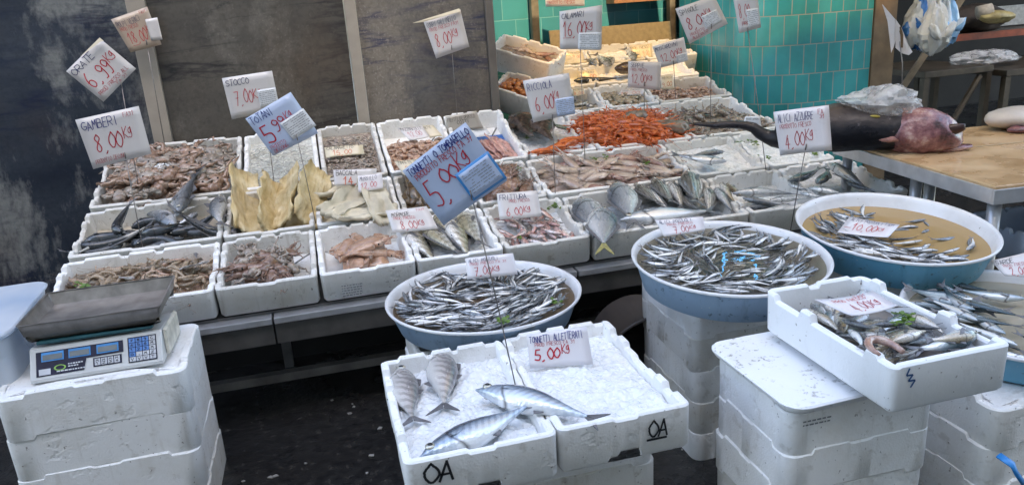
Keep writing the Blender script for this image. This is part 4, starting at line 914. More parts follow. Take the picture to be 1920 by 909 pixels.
# A2 cuttlefish
CU=[squid_mesh(i+40,FLESH['cuttle'] if i%2 else FLESH['octo'],.20,.036,True,.5) for i in range(4)]
OC=[octopus_mesh(i,FLESH['octo'],.9) for i in range(4)]
pile('A2',13,CU,'cuttlefish','brownish cuttlefish in the small crate next to the grey shrimp','cuttlefish','cuttlefish next to the shrimp',hump=.035,base=.045,mass=FLESH['octo'],seed=5,scale=(.75,1.0),ins=.105,massname='cuttlefish_mass',masslabel='flesh at the bottom of the cuttlefish crate')
pile('A2',5,[octopus_mesh(60+i,FLESH['octo2'],.6) for i in range(3)],'tentacle_bunch','grey-pink bunch of cuttlefish tentacles in the crate next to the shrimp','cuttlefish','cuttlefish heads next to the shrimp',hump=.03,base=.03,seed=9,ins=.09)
# A3 flying squid tubes
TO=[squid_mesh(i+80,FLESH['tot'],.24,.036,False,.6) for i in range(3)]+[squid_mesh(i+90,FLESH['tot'],.24,.034,True,.6) for i in range(2)]
pile('A3',12,TO,'flying_squid','smooth orange-pink squid tube in the crate left of MORMORE','squid','orange-pink squid tubes',hump=.035,base=.048,mass=FLESH['tot'],seed=15,scale=(.75,1.0),ins=.105,yaw=.5,massname='squid_mass',masslabel='flesh at the bottom of the orange-pink squid crate')
# A4 barred bream
cbed('A4',.07,'ice under the barred bream')
MR=[fish_one('barred_bream',BREAM,FM['morm'],b,.1) for b in (.1,-.1)]
wd4=['leftmost of the barred bream','barred bream second from left','barred bream third from left','rightmost barred bream, tail toward the viewer','barred bream tucked under the MORMORE sign','small barred bream behind the tilted blue sign']
for i,(h,t) in enumerate([((757,432),(822,492)),((798,424),(862,486)),((842,412),(880,482)),((872,398),(896,470)),((775,420),(800,462)),((820,402),(850,450))]):
    lay('barred_bream',MR[i%2],wd4[i]+' in its crate','bream','barred bream',h,t,RP[1],-.030+.006*(i%3),i%2==0,.35,1.1,.9)
# A5 mullet
cbed('A5',.065,'ice under the small pink mullet')
MU=[fish_one('small_mullet',SLIM,FM['mull'],b,.1) for b in (.15,-.15,.35)]
pile('A5',34,MU,'small_mullet','small pink mullet below the sign FRITTURA','mullet','small pink mullet',hump=.022,base=.052,seed=21,scale=(.13,.17),ins=.06,yaw=R(105),rollr=.5)
leaf((1037,392),RP[1],-.02,'green parsley between the pink mullet near the crate back',1.2,2); leaf((975,448),RP[1],-.02,'green parsley among the pink mullet near the crate front',.7,1)
# A6 pomfret, bonito, lined fish
cbed('A6',.075,'ice in the wide crate of pomfret')
big_fish('pomfret','dark round pomfret at the left end of the wide front crate','pomfret',POMF,FM['pomf'],(1092,370),(1130,452),RP[1],-.012,False,.0,.05,thick=.9,deep=.74,group='round pomfret')
big_fish('pomfret','silver pomfret with its yellow forked tail hanging over the crate front','pomfret',POMF,FM['pomf'],(1126,388),(1134,478),RP[1],.020,True,.0,.0,FIN_Y,thick=.9,deep=.66,group='round pomfret')
big_fish('pomfret','tall pale pomfret leaning against the back of the wide front crate','pomfret',POMF,FM['pomf'],(1158,342),(1192,430),RP[1],.006,False,.0,.0,FINM,thick=.9,deep=.62,group='round pomfret')
big_fish('bonito','long silver bonito lying along the front of the wide crate, head to the left','bonito',TUNA,FM['bonito'] if 'bonito' in FM else FM['boni'],(1163,412),(1345,392),RP[1],.000,True,-.05,0,FINM,thick=1.0,deep=.95)
LN=[fish_one('lined_fish',BREAM,FM['strp'],b,.1,ns=20) for b in (.1,-.2)]
ll=['lined silver fish just right of the tall pomfret','lined fish with pale belly, second behind the bonito','slim dark lined fish pointing at the viewer','small dark lined fish behind the bonito tail','plump boldly lined fish standing head up by the crate end','lined fish in the right front corner beside the plump one','lined fish under the bonito tail']
for i,(h,t,of) in enumerate([((1190,345),(1245,392),-.01),((1208,352),(1270,398),-.02),((1226,335),(1268,392),.0),((1255,340),(1292,392),-.005),((1292,322),(1312,398),.015),((1326,352),(1338,402),-.005),((1270,365),(1318,402),-.02)]):
    lay('lined_fish',LN[i%2],ll[i],'fish','lined fish',h,t,RP[1],of,i%2==1,.3,1.2,.75)
# A7
cbed('A7',.075,'melting ice in the grimy crate of slim dark fish')
GR=[fish_one('slim_grey_fish',SLIM,FM['grey'],b,.1) for b in (.1,-.2)]+[fish_one('slim_grey_fish',SLIM,FM['buff'],.2,.1)]
ll=['longest dark grey fish lying across the grimy crate','pale-bellied grey fish below the longest dark one','grey fish at the left end of the grimy crate','small grey fish near the back left of the grimy crate','grey fish at the right end of the grimy crate, tail to the right','thin grey fish along the front rim of the grimy crate','grey fish head poking up in the back left corner']
for i,(h,t,of,q) in enumerate([((1374,362),(1506,358),.0,0),((1392,372),(1478,388),.008,1),((1340,352),(1378,398),.0,0),((1362,345),(1400,376),-.01,2),((1440,378),(1520,366),-.01,1),((1385,392),(1470,386),-.015,0),((1350,342),(1376,378),.0,2)]):
    lay('slim_grey_fish',GR[q],ll[i],'fish','slim grey fish in the grimy crate',h,t,RP[1],of,i%2==0,.3,1.1,.85)
# A8 gilthead
cbed('A8',.075,'ice under the gilthead bream')
OR=[fish_one('gilthead_bream',BREAM,FM['orat'],b,.1) for b in (.1,-.1)]
ll=['darkest gilthead bream, uppermost at the back right of its crate','gilthead bream at the back left of its crate, tail raised','long gilthead bream in the middle of its crate','pale gilthead bream along the right wall','gilthead bream at the front of its crate','pale-sided gilthead between the middle and right ones','gilthead partly hidden at the left of its crate']
for i,(h,t,of) in enumerate([((1552,306),(1632,352),.02),((1478,340),(1548,318),.0),((1515,352),(1606,366),.012),((1588,342),(1650,364),.0),((1500,362),(1560,372),-.01),((1532,345),(1560,318),.005),((1478,346),(1525,358),-.01)]):
    lay('gilthead_bream',OR[i%2],ll[i],'bream','gilthead bream',h,t,RP[1],of,i%2==0,.3,1.15,.95)
# B1 dark eel-like fish
EL=[fish_one('dark_eel_fish',EEL,FM['dark'],b,.15,ns=20) for b in (.5,-.5,.9)]
cbed('B1',.085,'stained ice on the floor of the black fish crate',mat=simple('yellowish_melt',(.60,.52,.40),.3,0,.2,10))
ll=['long black fish lying along the front left of its crate','black fish crossing the front one, head to the right','black fish in the middle front of its crate with pale mouth','dark fish with its tail sticking straight up at the left','black fish curving behind the rod','silvery-bellied dark fish in the middle of the crate','blue-grey fish leaning against the right wall, tail down','dark fish with pale belly at the back middle','fish tail raised over the back rim','small dark fish beside the blue-grey one','dark fish at the left end lying low','thin dark fish near the front rim']
for i,(h,t,of,q,sc) in enumerate([((155,455),(285,430),.0,0,1.3),((260,440),(140,462),-.02,1,1.2),((262,440),(372,418),.012,2,1.25),((222,438),(212,402),.02,0,1.5),((245,425),(345,398),-.01,1,1.3)]):
    lay('dark_eel_fish',EL[q],ll[i],'fish','black fish in the wide crate',h,t,RP[2],of-.02,i%2==0,.2,1.5*sc**.5,sc*1.25)
for i in range(9):
    u=-.98+.06*i; rr=random.Random(i+70); M=RP[2].M@Mx.Translation((u,.10+.035*(i%4),-.052+.01*(i%2)))@Mx.Rotation(rr.uniform(-.5,.5)+(math.pi if i%2 else 0),4,'Z')@Mx.Rotation(rr.gauss(0,.4),4,'X'); l=rr.uniform(.22,.30)
    place('dark_eel_fish',EL[i%3],M@Mx.Diagonal((l,l*1.5,l*1.6,1)),'black fish low in the front left of its wide crate','fish','black fish in the wide crate')
DK2=[fish_one('dark_silver_fish',SLIM,FM['grey'],b,.15) for b in (.2,-.3)]
for i,(h,t,of,q) in enumerate([((330,425),(270,380),.0,0),((416,368),(390,432),.03,1),((322,408),(366,380),.01,1),((330,400),(362,332),.03,0),((372,398),(335,424),.0,1)]):
    lay('dark_silver_fish',DK2[q],ll[i+5],'fish','dark silver fish in the wide crate',h,t,RP[2],of-.02,i%2==0,.3,1.25,1.2)
# B2 stockfish, B3 salt cod
ST=[slab_mesh(i,STOCK,.30,.15,.014,'stockfish_slab',.022,fold=.5) for i in range(4)]
ll=['yellow stockfish slab with dark folded top at the left','tall yellow stockfish slab second from left','yellow stockfish slab in the middle behind the rod','yellow stockfish slab at the right against the crate wall']
for i,(a,b,of,ro) in enumerate([((448,325),(462,428),.03,.7),((505,345),(500,425),.045,.9),((548,330),(530,412),.05,-.8),((592,320),(572,405),.06,.8)]):
    H=RP[2].px(*a,of); T=RP[2].px(*b,of-.05); M=basis(RP[2],H,T,False,ro,1.0,1,1.15); place('stockfish_slab',ST[i],M@Mx.Diagonal(((H-T).length/.28,1,1,1)),ll[i],'stockfish','stockfish slabs')
cbed('B2',.085,'scraps of stockfish on the crate floor',mat=STOCK,name='stockfish_scraps',cat='stockfish')
BA=[slab_mesh(i+10,BACC,.26,.15,.02,'salt_cod_slab',.03,fold=.3) for i in range(4)]
ll=['pale salt cod slab at the left of its crate under the BACCALA sign','pale salt cod slab bent like an arch in the middle','pale salt cod slab on the right under the MUSSILLO sign','flat pale salt cod slab along the crate front']
for i,(a,b,of,ro) in enumerate([((600,372),(668,348),.0,.25),((618,405),(690,360),.03,-.3),((692,345),(715,410),.03,.2),((640,412),(738,398),.015,.1)]):
    H=RP[2].px(*a,of); T=RP[2].px(*b,of-.02); place('salt_cod_slab',BA[i],basis(RP[2],H,T,False,ro,1.0,1,1.0)@Mx.Diagonal(((H-T).length/.22,.85,1,1)),ll[i],'salt cod','salt cod slabs')
cbed('B3',.07,'salt and scraps under the salt cod',mat=BACC,name='salt_cod_scraps',cat='salt cod',amp=.014)
# B4, B4b dark brown fish
BR=[lump_mesh(i,FLESH['brown'],(.10,.045,.03),'brown_fish',.5) for i in range(4)]
pile('B4',12,BR,'brown_fish','dark brown slimy fish left of the tilted blue sign','fish','dark brown fish',hump=.045,base=.04,mass=FLESH['brown'],seed=31,ins=.07,yaw=R(100),massname='brown_fish_mass',masslabel='bottom of the dark brown fish heap left of the blue sign')
CUB=[squid_mesh(i+140,FLESH['cuttle'],.20,.034,True,.55) for i in range(3)]
pile('B4b',13,CUB,'brown_squid','brown squid right of the tilted blue sign','squid','brown squid',hump=.05,base=.045,mass=FLESH['cuttle'],seed=33,ins=.07,yaw=R(75),massname='brown_squid_mass',masslabel='bottom of the brown squid heap')
leaf((972,318),RP[2],.01,'parsley on top of the brown squid',.8,1)
# B5 squid
SQ=[squid_mesh(i+20,FLESH['squidp'] if i%3 else FLESH['squid'],.22,.027,True,.65) for i in range(6)]
pile('B5',46,SQ,'squid','pale pink squid in the wide heap below the RICCIOLA sign','squid','pale pink squid in the wide crate',hump=.048,base=.05,mass=FLESH['squidp'],seed=41,ins=.06,yaw=R(-15),massname='squid_mass',masslabel='bottom of the pale pink squid heap')
for px,i in (((1112,300),0),((1135,296),1),((1214,308),2)): leaf(px,RP[2],.03,'parsley tucked among the pale pink squid',.8,i)
# B6, B7
cbed('B6',.045,'bed of ice under the two silver fish',amp=.012); cbed('B7',.045,'bed of ice with parsley leaves',amp=.012)
big_fish('sea_bass','dark-backed silver fish with open gill lying on ice, head to the right','fish',SLIM,FM['boni'],(1362,303),(1256,292),RP[2],.02,False,.15,0,thick=1.1,deep=1.15,group='two fish on the ice bed')
big_fish('sea_bass','pale fish lying behind the dark-backed one on the ice','fish',SLIM,FM['grey'],(1358,284),(1286,292),RP[2],.03,True,.1,0,thick=1.0,deep=1.1,group='two fish on the ice bed')
for px,i,s in (((1384,270),0,1.3),((1412,270),1,1.2),((1423,297),2,1.1),((1440,298),3,.8),((1527,291),1,1.0)): leaf(px,RP[2],-.03,'dark green leaf on the ice bed behind the front crates',s,i)
# C1 octopus
pile('C1',40,[octopus_mesh(i+100,FLESH['octo'] if i%3 else FLESH['octo2'],.95) for i in range(6)],'octopus','pinkish brown octopus in the big heap under the sign GAMBERI','octopus','octopus heap at the back left',hump=.055,base=.045,mass=FLESH['octo'],seed=51,ins=.10,massname='octopus_mass',masslabel='bottom of the octopus heap',rollr=.2,lift=.005)
# C2 whitebait
cbed('C2',.045,'mass of tiny whitebait',mat=FLESH['bait'],name='whitebait',cat='whitebait',amp=.012)
def baits(key,n,r,mat,depth,name,label,seed,Lr=(.03,.05)):
    kk,x0,x1,h=CR[key]; rr=random.Random(seed); mb=MB(); L=rowlen(kk)
    for i in range(n):
        u=rr.uniform(x0+.04,x1-.04); v=rr.uniform(.04,L*.8); g=rr.uniform(0,6.3); l=rr.uniform(*Lr); z=-depth+rr.uniform(0,.012)+.02*(1-((u-(x0+x1)/2)/(x1-x0)*2)**2)
        q=[(u+l*(k/3-.5)*math.cos(g)+rr.uniform(-.004,.004),v+l*(k/3-.5)*math.sin(g),z+rr.uniform(-.003,.004)) for k in range(4)]
        mb.tube(q,[r*.5,r,r*.8,r*.2],5,0)
    o=link(name,mb.mesh(name,mat),None,RP[kk].M); tag(o,label,name.replace('_',' '),kind='stuff')
baits('C2',320,.0028,FLESH['bait'],.042,'whitebait','loose tiny whitebait on top of their crate',3)
cbed('C3',.05,'mass of baby squid',mat=FLESH['bait2'],name='baby_squid',cat='baby squid',amp=.012,hump=.012)
baits('C3',330,.005,FLESH['bait2'],.048,'baby_squid','loose baby squid on top of their crate',4,(.03,.055))
# C4 pink shrimp
PK=[shrimp_mesh(i+30,.062,.0085,FLESH['pink'],1.6,ant=False) for i in range(4)]
pile('C4',105,PK,'pink_shrimp','small pale pink peeled shrimp in the back crate above the tilted blue sign','shrimp','small pink shrimp in the back crate',hump=.035,base=.055,mass=FLESH['pink'],seed=61,rect=(.345,.645,.03,.40),massname='pink_shrimp_mass',masslabel='bottom of the small pink shrimp heap')
# C5 fillets on blue sheet
o=link('blue_sheet',MB().add([(.71,.03,-.085),(1.005,.03,-.085),(1.008,.03,-.02),(1.008,.42,-.02),(1.005,.45,-.085),(.71,.45,-.085)],[(0,1,4,5),(1,2,3,4)]).mesh('blue_sheet',simple('blue_plastic_sheet',(.03,.16,.50),.35,0,.2,8),False),None,RP[3].M); bevel(o,.001); tag(o,'bright blue plastic sheet lining the crate of pink fillets','sheet')
FI=[slab_mesh(i+20,FLESH['fillet'],.26,.075,.014,'pink_fillet',.012) for i in range(3)]
for i in range(7):
    x=.745+.035*i; M=RP[3].M@Mx.Translation((x,.20+.02*(i%2),-.055+.006*(i%3)))@Mx.Rotation(R(118-4*i),4,'Z')@Mx.Rotation(.3,4,'X'); place('pink_fillet',FI[i%3],M,'pale pink fish fillet laid on the blue sheet','fillet','pink fillets on the blue sheet')
# C6 monkfish
cbed('C6',.055,'ice under the dark monkfish')
def monk(label,a,b,of,s,sd):
    H=RP[7].px(*a,of); T=RP[7].px(*b,of); M=basis(RP[7],H,T,False,0,1.0,1,1)
    mb=MB(); q=[];rad=[]
    for i in range(13):
        t=i/12; q.append(V(((.5-t)*.34,.02*math.sin(t*3),.0))); rad.append(.075*s*[.35,.8,1,1.02,.95,.8,.62,.48,.38,.3,.22,.16,.05][i])
    mb.tube(q,rad,20,0,.62)
    mb.v=[V(v)*(1+.16*nz.fractal(V(v)*26+V((sd,0,0)),1,2,4)) for v in mb.v]
    o=link('monkfish',mb.mesh('monkfish',FLESH['monk']),None,M); tag(o,label,'monkfish','two dark monkfish')
    f=MB(); 
    for k in (-1,1): f.plate([(.06,k*.05*s,.01),(.0,k*.055*s,.01),(-.03,k*.10*s,.004),(.02,k*.115*s,.0),(.06,k*.09*s,.0)],.006)
    link('side_fin',f.mesh('side_fin',FLESH['monk'],False),o)
monk('dark brown monkfish at the left with its head against the crate back',(968,208),(1012,270),.015,1.05,2); monk('dark brown monkfish at the right half behind the RICCIOLA sign',(1012,222),(1042,268),.02,1.0,7)
leaf((988,262),RP[7],-.03,'parsley on the ice in front of the monkfish',.9,0)
# C7 red prawns
PR=[prawn_mesh(i+200,FLESH['red']) for i in range(6)]
pile('C7',170,PR,'red_prawn','orange-red prawn in the big glowing heap at the back','prawn','orange-red prawns',hump=.075,base=.04,mass=FLESH['red'],seed=71,ins=.03,scale=(.85,1.1),rollr=.6,pitch=.18,massname='red_prawn_mass',masslabel='bottom of the red prawn heap',rect=(1.42,1.94,.0,.52))
for i in range(9):
    px=(1015+9*i+ (i%3)*4,284-3.6*i+(i%2)*4); M=Mx.Translation(RP[7].px(*px,.01))@RP[7].M.to_3x3().to_4x4()@Mx.Rotation(2.9+.3*(i%3),4,'Z'); place('red_prawn',PR[i%6],M,'orange-red prawn spilling over the rim toward the monkfish crate','prawn','orange-red prawns spilling left')
# C8 octopus
OG=[octopus_mesh(i+300,FLESH['octo2'],.62) for i in range(5)]
pile('C8',20,OG,'small_octopus','small grey-beige octopus right of the red prawns','octopus','small grey octopus',hump=.03,base=.04,mass=FLESH['octo2'],seed=81,ins=.06,massname='small_octopus_mass',masslabel='bottom of the small octopus heap',rect=(1.98,2.46,.05,.5))
LP=[lump_mesh(i+50,FLESH['monk'] if 0 else simple('grey_brown_skin%d'%i,(.22,.18,.14),.25,0,.6,26,.6),(.11,.06,.045),'whole_cuttlefish',.3) for i in range(2)]
for i,(px,l) in enumerate((((1195,222),'dark grey cuttlefish body between prawns and small octopus'),((1252,240),'rounded grey-brown cuttlefish body at the front of the small octopus'))):
    place('whole_cuttlefish',LP[i],Mx.Translation(RP[7].px(*px,.02))@Mx.Rotation(.4-.8*i,4,'Z'),l,'cuttlefish','two cuttlefish bodies')
# upper rows
pile('D1',9,[fish_one('yellowish_fish',SLIM,FM['buff'],.2,.1)],'yellowish_fish','yellowish fish in the crate behind the red prawns','fish','yellowish fish behind the prawns',hump=.02,base=.06,seed=91,scale=(.16,.2),ins=.07,mass=FLESH['clam'],massname='fish_scraps',masslabel='scraps under the yellowish fish')
CL=[lump_mesh(i+70,FLESH['clam'],(.022,.016,.011),'clam',.12,12) for i in range(3)]
pile('D2',60,CL,'clam','small striped clam below the sign SEPPIE','clam','clams below SEPPIE',hump=.02,base=.055,seed=93,mass=FLESH['clam'],massname='clam_mass',masslabel='bottom layer of clams',scale=(.9,1.4))
pile('D3',70,PK,'pale_shrimp','small pale shrimp at the right end of the upper rows','shrimp','pale shrimp in the upper right crate',hump=.02,base=.06,seed=95,mass=FLESH['pink'],massname='pale_shrimp_mass',masslabel='bottom layer of the pale shrimp')
GRB=[fish_one('long_dark_fish',EEL,FM['dark'],.4,.1)]
cbed('G1',.06,'ice below the CERNIE sign'); cbed('G2',.06,'ice in the second upper row'); cbed('G3',.06,'ice behind SEPPIE'); cbed('H1',.05,'ice in the top row left crate'); cbed('H2',.05,'ice in the top row middle crate'); cbed('H3',.05,'ice in the top row right crate')
lay('long_dark_fish',GRB[0],'long dark fish along the front of the upper crate under CERNIE','fish','long dark fish in the upper rows',(1075,152),(1160,148),RP[5],-.02,False,.2,1.2,1.2)
lay('long_dark_fish',GRB[0],'long dark fish ending at the right under CERNIE','fish','long dark fish in the upper rows',(1100,152),(1150,144),RP[5],-.01,True,.2,1.2,1.3)
place('round_dark_fish',lump_mesh(61,FLESH['monk'],(.07,.045,.04),'round_dark_fish',.15),Mx.Translation(RP[5].px(1172,128,.02)),'dark purple round fish left of the sign SEPPIE','fish','round dark fish')
for i,(h,t,l) in enumerate((((1118,122),(1100,104),'dark fish tail leaning in the top row, left of three'),((1142,124),(1128,102),'pale fish tail in the top row, middle of three'),((1148,120),(1140,100),'pale fish tail in the top row, right of three'),((1190,112),(1182,92),'dark fish standing in the top right crate'))):
    lay('grey_tail_fish',DK2[i%2],l,'fish','fish in the top row',h,t,RP[6],.01,i%2==0,.3,1.2,1.3)
place('pale_fish_slab',slab_mesh(33,BACC,.24,.16,.03,'pale_fish_slab',.01),RP[6].M@Mx.Translation((1.76,.17,-.03)),'broad pale slab of fish in the top row','fish slab','pale slab')
OCs=[lump_mesh(i+90,FLESH['orange'],(.024,.018,.015),'orange_shell',.35,12) for i in range(3)]
rr=random.Random(6)
for i in range(60):
    s,t=rr.uniform(-1,1),rr.uniform(-1,1); place('orange_shell',OCs[i%3],MD0@Mx.Translation((s*.18,t*.09,.125+.03*(1-s*s)*(1-t*t)))@Mx.Rotation(rr.uniform(0,6),4,'Z'),'orange shell in the tilted crate beside the jamb','shellfish','orange shells')
o=link('orange_shell_mass',MB().box(-.20,.20,-.12,.12,.03,.12).mesh('orange_shell_mass',FLESH['orange']),None,MD0); tag(o,'bottom of the orange shells','shellfish',kind='stuff')
for i in range(8):
    s,t=rr.uniform(-.8,.9),rr.uniform(-.8,.8); place('upper_squid',SQ[i%6],ME0@Mx.Translation((s*.12+.04,t*.06,.10+.02*(i%2)))@Mx.Rotation(rr.uniform(0,6),4,'Z')@Mx.Scale(.75,4),'pale squid in the upper tilted crate against the tiles','squid','squid in the upper tilted crate')
o=link('squid_mass',MB().box(-.20,.20,-.12,.12,.03,.085).mesh('squid_mass',FLESH['squidp']),None,ME0); tag(o,'flesh at the bottom of the upper tilted crate','squid',kind='stuff')
# ================================================ ANCHOVIES
AN=[fish_one('anchovy',ANCH,FM['anch'],b,z,ns=10,n=10,fins=True) for b,z in ((.12,.0),(-.15,.1),(.35,.05),(-.4,.1),(.0,.25))]
def anchovies(P,r,n,nm,label,group,seed,L=(.105,.135),lo=.0,reg=None,swirl=0.0,z0=-.03,hump=.035):
    rr=random.Random(seed); out=[]
    def pose(i,N_):
        for _ in range(60):
            a=rr.uniform(0,6.283); q=r*.84*math.sqrt(rr.random()); x,y=q*math.cos(a),q*math.sin(a)
            if reg is None or reg(x/r,y/r,rr): break
        k=nz.noise(V((x*5.5,y*5.5,seed)))*2.2+nz.noise(V((x*1.8,y*1.8,seed+9)))*1.6
        edge=max(0,(q/r-.45))*1.9
        g=(a+math.pi/2)*edge+k*(1-min(edge,1)*.6)
        if edge>.0: 
            g=math.atan2(math.sin(a+math.pi/2)*edge+math.sin(k)*(1-edge*.7), math.cos(a+math.pi/2)*edge+math.cos(k)*(1-edge*.7))
        z=z0+hump*(min(1,q/r*1.2))**1.5*.5+rr.uniform(0,.018)
        if rr.random()<.5: g+=math.pi
        M=P.M@Mx.Translation((x,y,z))@Mx.Rotation(g,4,'Z')@Mx.Rotation(rr.uniform(-.16,.16),4,'Y')@Mx.Rotation(rr.gauss(0,.55)+(math.pi if rr.random()<.5 else 0),4,'X')
        l=rr.uniform(*L); return M@Mx.Diagonal((l,l,l,1))
    for i in range(n): place('anchovy',rr.choice(AN),pose(i,n),label,'anchovy',group)
    if nm:
        mb=MB(); lowP=fish_parts(ANCH,.15,.1,ns=6,n=6,fins=False,eye=False)
        for i in range(nm):
            M=P.M.inverted()@pose(i,nm); M.translation.z-=.012; s_=(M.to_scale()).x
            for q,mi in (('body',0),('tail_fin',1)): mb.add([M@V(v) for v in lowP[q].v],lowP[q].f,mi)
        A2=simple('anchovy_mass_silver',(.34,.36,.38),.25,.5,.7,70)
        o=link('anchovy_mass',mb.mesh('anchovy_mass',[A2,FINM]),None,P.M); tag(o,'lower layers of '+group,'anchovy',kind='stuff')
anchovies(B1,.325,150,330,'small silver anchovy in the left basin under the 7,00 sign','anchovies in the left basin',101,(.10,.13),z0=-.032)
anchovies(B2,.31,100,330,'small silver anchovy in the middle basin','anchovies in the middle basin',102,(.10,.13),z0=-.034)
anchovies(B3,.31,50,130,'small silver anchovy in the far right basin of brown water','anchovies in the far right basin',103,(.11,.14),reg=lambda x,y,rr:(x<.12 and (x<-.25 or y<-.1 or y>.35 or rr.random()<.3)) or rr.random()<.07,z0=-.050,hump=.022)
SD=[fish_one('mackerel',SLIM,FM['sard'],b,.1) for b in (.15,-.3,.5)]
rr=random.Random(8)
for i in range(34):
    a=rr.uniform(1.2,5.2); q=.33*rr.uniform(.35,.86); x,y=q*math.cos(a),q*math.sin(a)
    if i<9: x,y=-.25+.06*(i%4),.03+.05*i-.13
    M=B4.M@Mx.Translation((x,y,-.018+.006*(i%4)))@Mx.Rotation(R(-60)+rr.gauss(0,.4)+(math.pi if rr.random()<.3 else 0),4,'Z')@Mx.Rotation(rr.gauss(0,.4),4,'X'); l=rr.uniform(.16,.21)
    place('mackerel',SD[i%3],M@Mx.Diagonal((l,l*.85,l*.9,1)),'slim silver-blue fish in the basin cut by the right edge','fish','silver-blue fish in the right edge basin')
for px,P,s,i,l in (((1045,572),B1,1.1,0,'bright parsley at the right side of the left basin'),((943,606),B1,1.2,1,'bright parsley at the front of the left basin beside the rod')): leaf(px,P,.012,l,s,i)
# ================================================ MIXED FISH CRATE
GPl=Pl(Mx.Translation((1.285,1.505,.735)))
bed(GPl,-.13,.13,-.22,.22,-.055,simple('wet_scraps',(.22,.20,.18),.3,0,.5,14),'wet bottom of the mixed fish crate','fish_scraps','scraps',seed=4,n=20)
MXF=[fish_one('mixed_fish',BREAM,FM['buff'],.1,.1),fish_one('mixed_fish',SLIM,FM['grey'],.2,.1),fish_one('mixed_fish',SLIM,FM['buff'],-.2,.1),fish_one('mixed_fish',BREAM,FM['strp'],.1,.1),fish_one('mixed_fish',SLIM,FM['sard'],-.3,.1)]
mf=[('buff fish with round eye, uppermost at the crate front',(1672,640),(1750,610),0,.02),('brown fish at the left of the mixed fish crate',(1520,585),(1590,620),2,.0),('pale silver fish under the 4,00 sign',(1580,600),(1650,622),1,.015),('small pale fish in the front corner of the mixed crate',(1680,668),(1728,655),3,.0),('long pale fish along the front wall of the mixed crate',(1830,622),(1735,668),4,.005),('dark fish ending at the right corner of the mixed crate',(1828,630),(1740,640),2,.02),('silver fish in the middle left of the mixed crate',(1600,622),(1660,660),1,.0),('spotted fish at the back of the mixed crate, tail to the right',(1640,568),(1705,580),3,.0),('grey fish beside the parsley',(1640,608),(1705,610),1,.012),('fish lying along the back wall of the mixed crate',(1700,590),(1790,625),2,.0),('pale fish at the left front of the mixed crate',(1592,618),(1632,650),4,.008),('dark fish against the left wall of the mixed crate',(1512,580),(1560,605),2,-.005),('silver fish right of the parsley',(1700,608),(1775,620),1,.006),('fish below the buff one in the mixed crate',(1650,628),(1700,655),0,.0)]
for l,h,t,q,of in mf: lay('mixed_fish',MXF[q],l,'fish','mixed fish in the clean crate',h,t,GPl,of-.012,q%2==0,.3,1.4,1.25)
rr=random.Random(19)
for i in range(20):
    l=rr.uniform(.13,.17); M=GPl.M@Mx.Translation((rr.uniform(-.085,.085),-.19+.38*(i+.5)/20,-.042+rr.uniform(0,.012)))@Mx.Rotation(rr.uniform(-.9,.9)+(math.pi if i%2 else 0)+.6,4,'Z')@Mx.Rotation(rr.gauss(0,.4),4,'X')
    place('small_mixed_fish',MXF[[1,2,4,3][i%4]],M@Mx.Diagonal((l,l*1.2,l*1.3,1)),'fish in the lower layer of the clean crate of mixed fish','fish','lower layer of mixed fish')
mb=MB(); 
q=[]
for i in range(14): a=R(200-i*17); q.append((.032*math.cos(a),.045*math.sin(a),.006*math.sin(i*.3)))
mb.tube(q,[.004+.006*min(1,i/4)*(1-max(0,i-9)/6) for i in range(14)],8)
o=link('curled_eel',mb.mesh('curled_eel',FLESH['squid']),None,Mx.Translation(GPl.px(1662,655,.01))); tag(o,'pinkish curled eel at the left front of the mixed fish crate','eel')
for px,i in (((1690,598),0),((1700,603),1),((1684,610),3)): leaf(px,GPl,.01,'bright green parsley on the mixed fish',1.0,i)

# white scraps on the heaps
for i,(px,k,of,sx,sy,lb) in enumerate((((300,314),3,.03,.022,.016,'small white block lying on the octopus heap'),((316,313),3,.03,.018,.015,'second small white block lying on the octopus heap'),((236,522),1,.0,.016,.026,'white scrap standing in the middle of the grey shrimp heap'),((366,498),1,.005,.05,.030,'white folded card in the right of the grey shrimp heap'))):
    o=link('white_scrap',slab_mesh(200+i,PAP['w'] if i>1 else FOAM,sx*2,sy*2,.008 if i<2 else .002,'white_scrap',.006),None,Mx.Translation(RP[k].px(*px,of))@RP[k].M.to_3x3().to_4x4()@Mx.Rotation(.5+i,4,'Z')@Mx.Rotation(.5,4,'X')); tag(o,lb,'scrap')
# ================================================ WEIGHING SCALE
SC=empty('weighing_scale','white electronic weighing scale with a steel pan on the left crate stack','scale',Mx.Translation((-.745,2.37,.553))@Mx.Rotation(R(-.5),4,'Z'))
WHP=simple('white_plastic',(.72,.73,.72),.35,0,.06,20)
b=MB(); prof=[(0,0),(0,.012),(.050,.088),(.06,.092),(.255,.075),(.265,0)]
vs=[(x,y,z) for x in (-.187,.187) for y,z in prof]; n=len(prof)
b.add(vs,[tuple(range(n)),tuple(range(2*n-1,n-1,-1))]+[(i,(i+1)%n,(i+1)%n+n,i+n) for i in range(n)])
o=link('body',b.mesh('body',WHP,False),SC); bevel(o,.005,3)
fa=V((0,0,.012)); fb=V((0,.050,.088)); fd=(fb-fa); fn=V((0,-fd.z,fd.y)).normalized()
pc=Card([V((-.187,fb.y,fb.z)),V((.187,fb.y,fb.z)),V((.187,fa.y,fa.z)),V((-.187,fa.y,fa.z))],fn,0,(0,0,0))
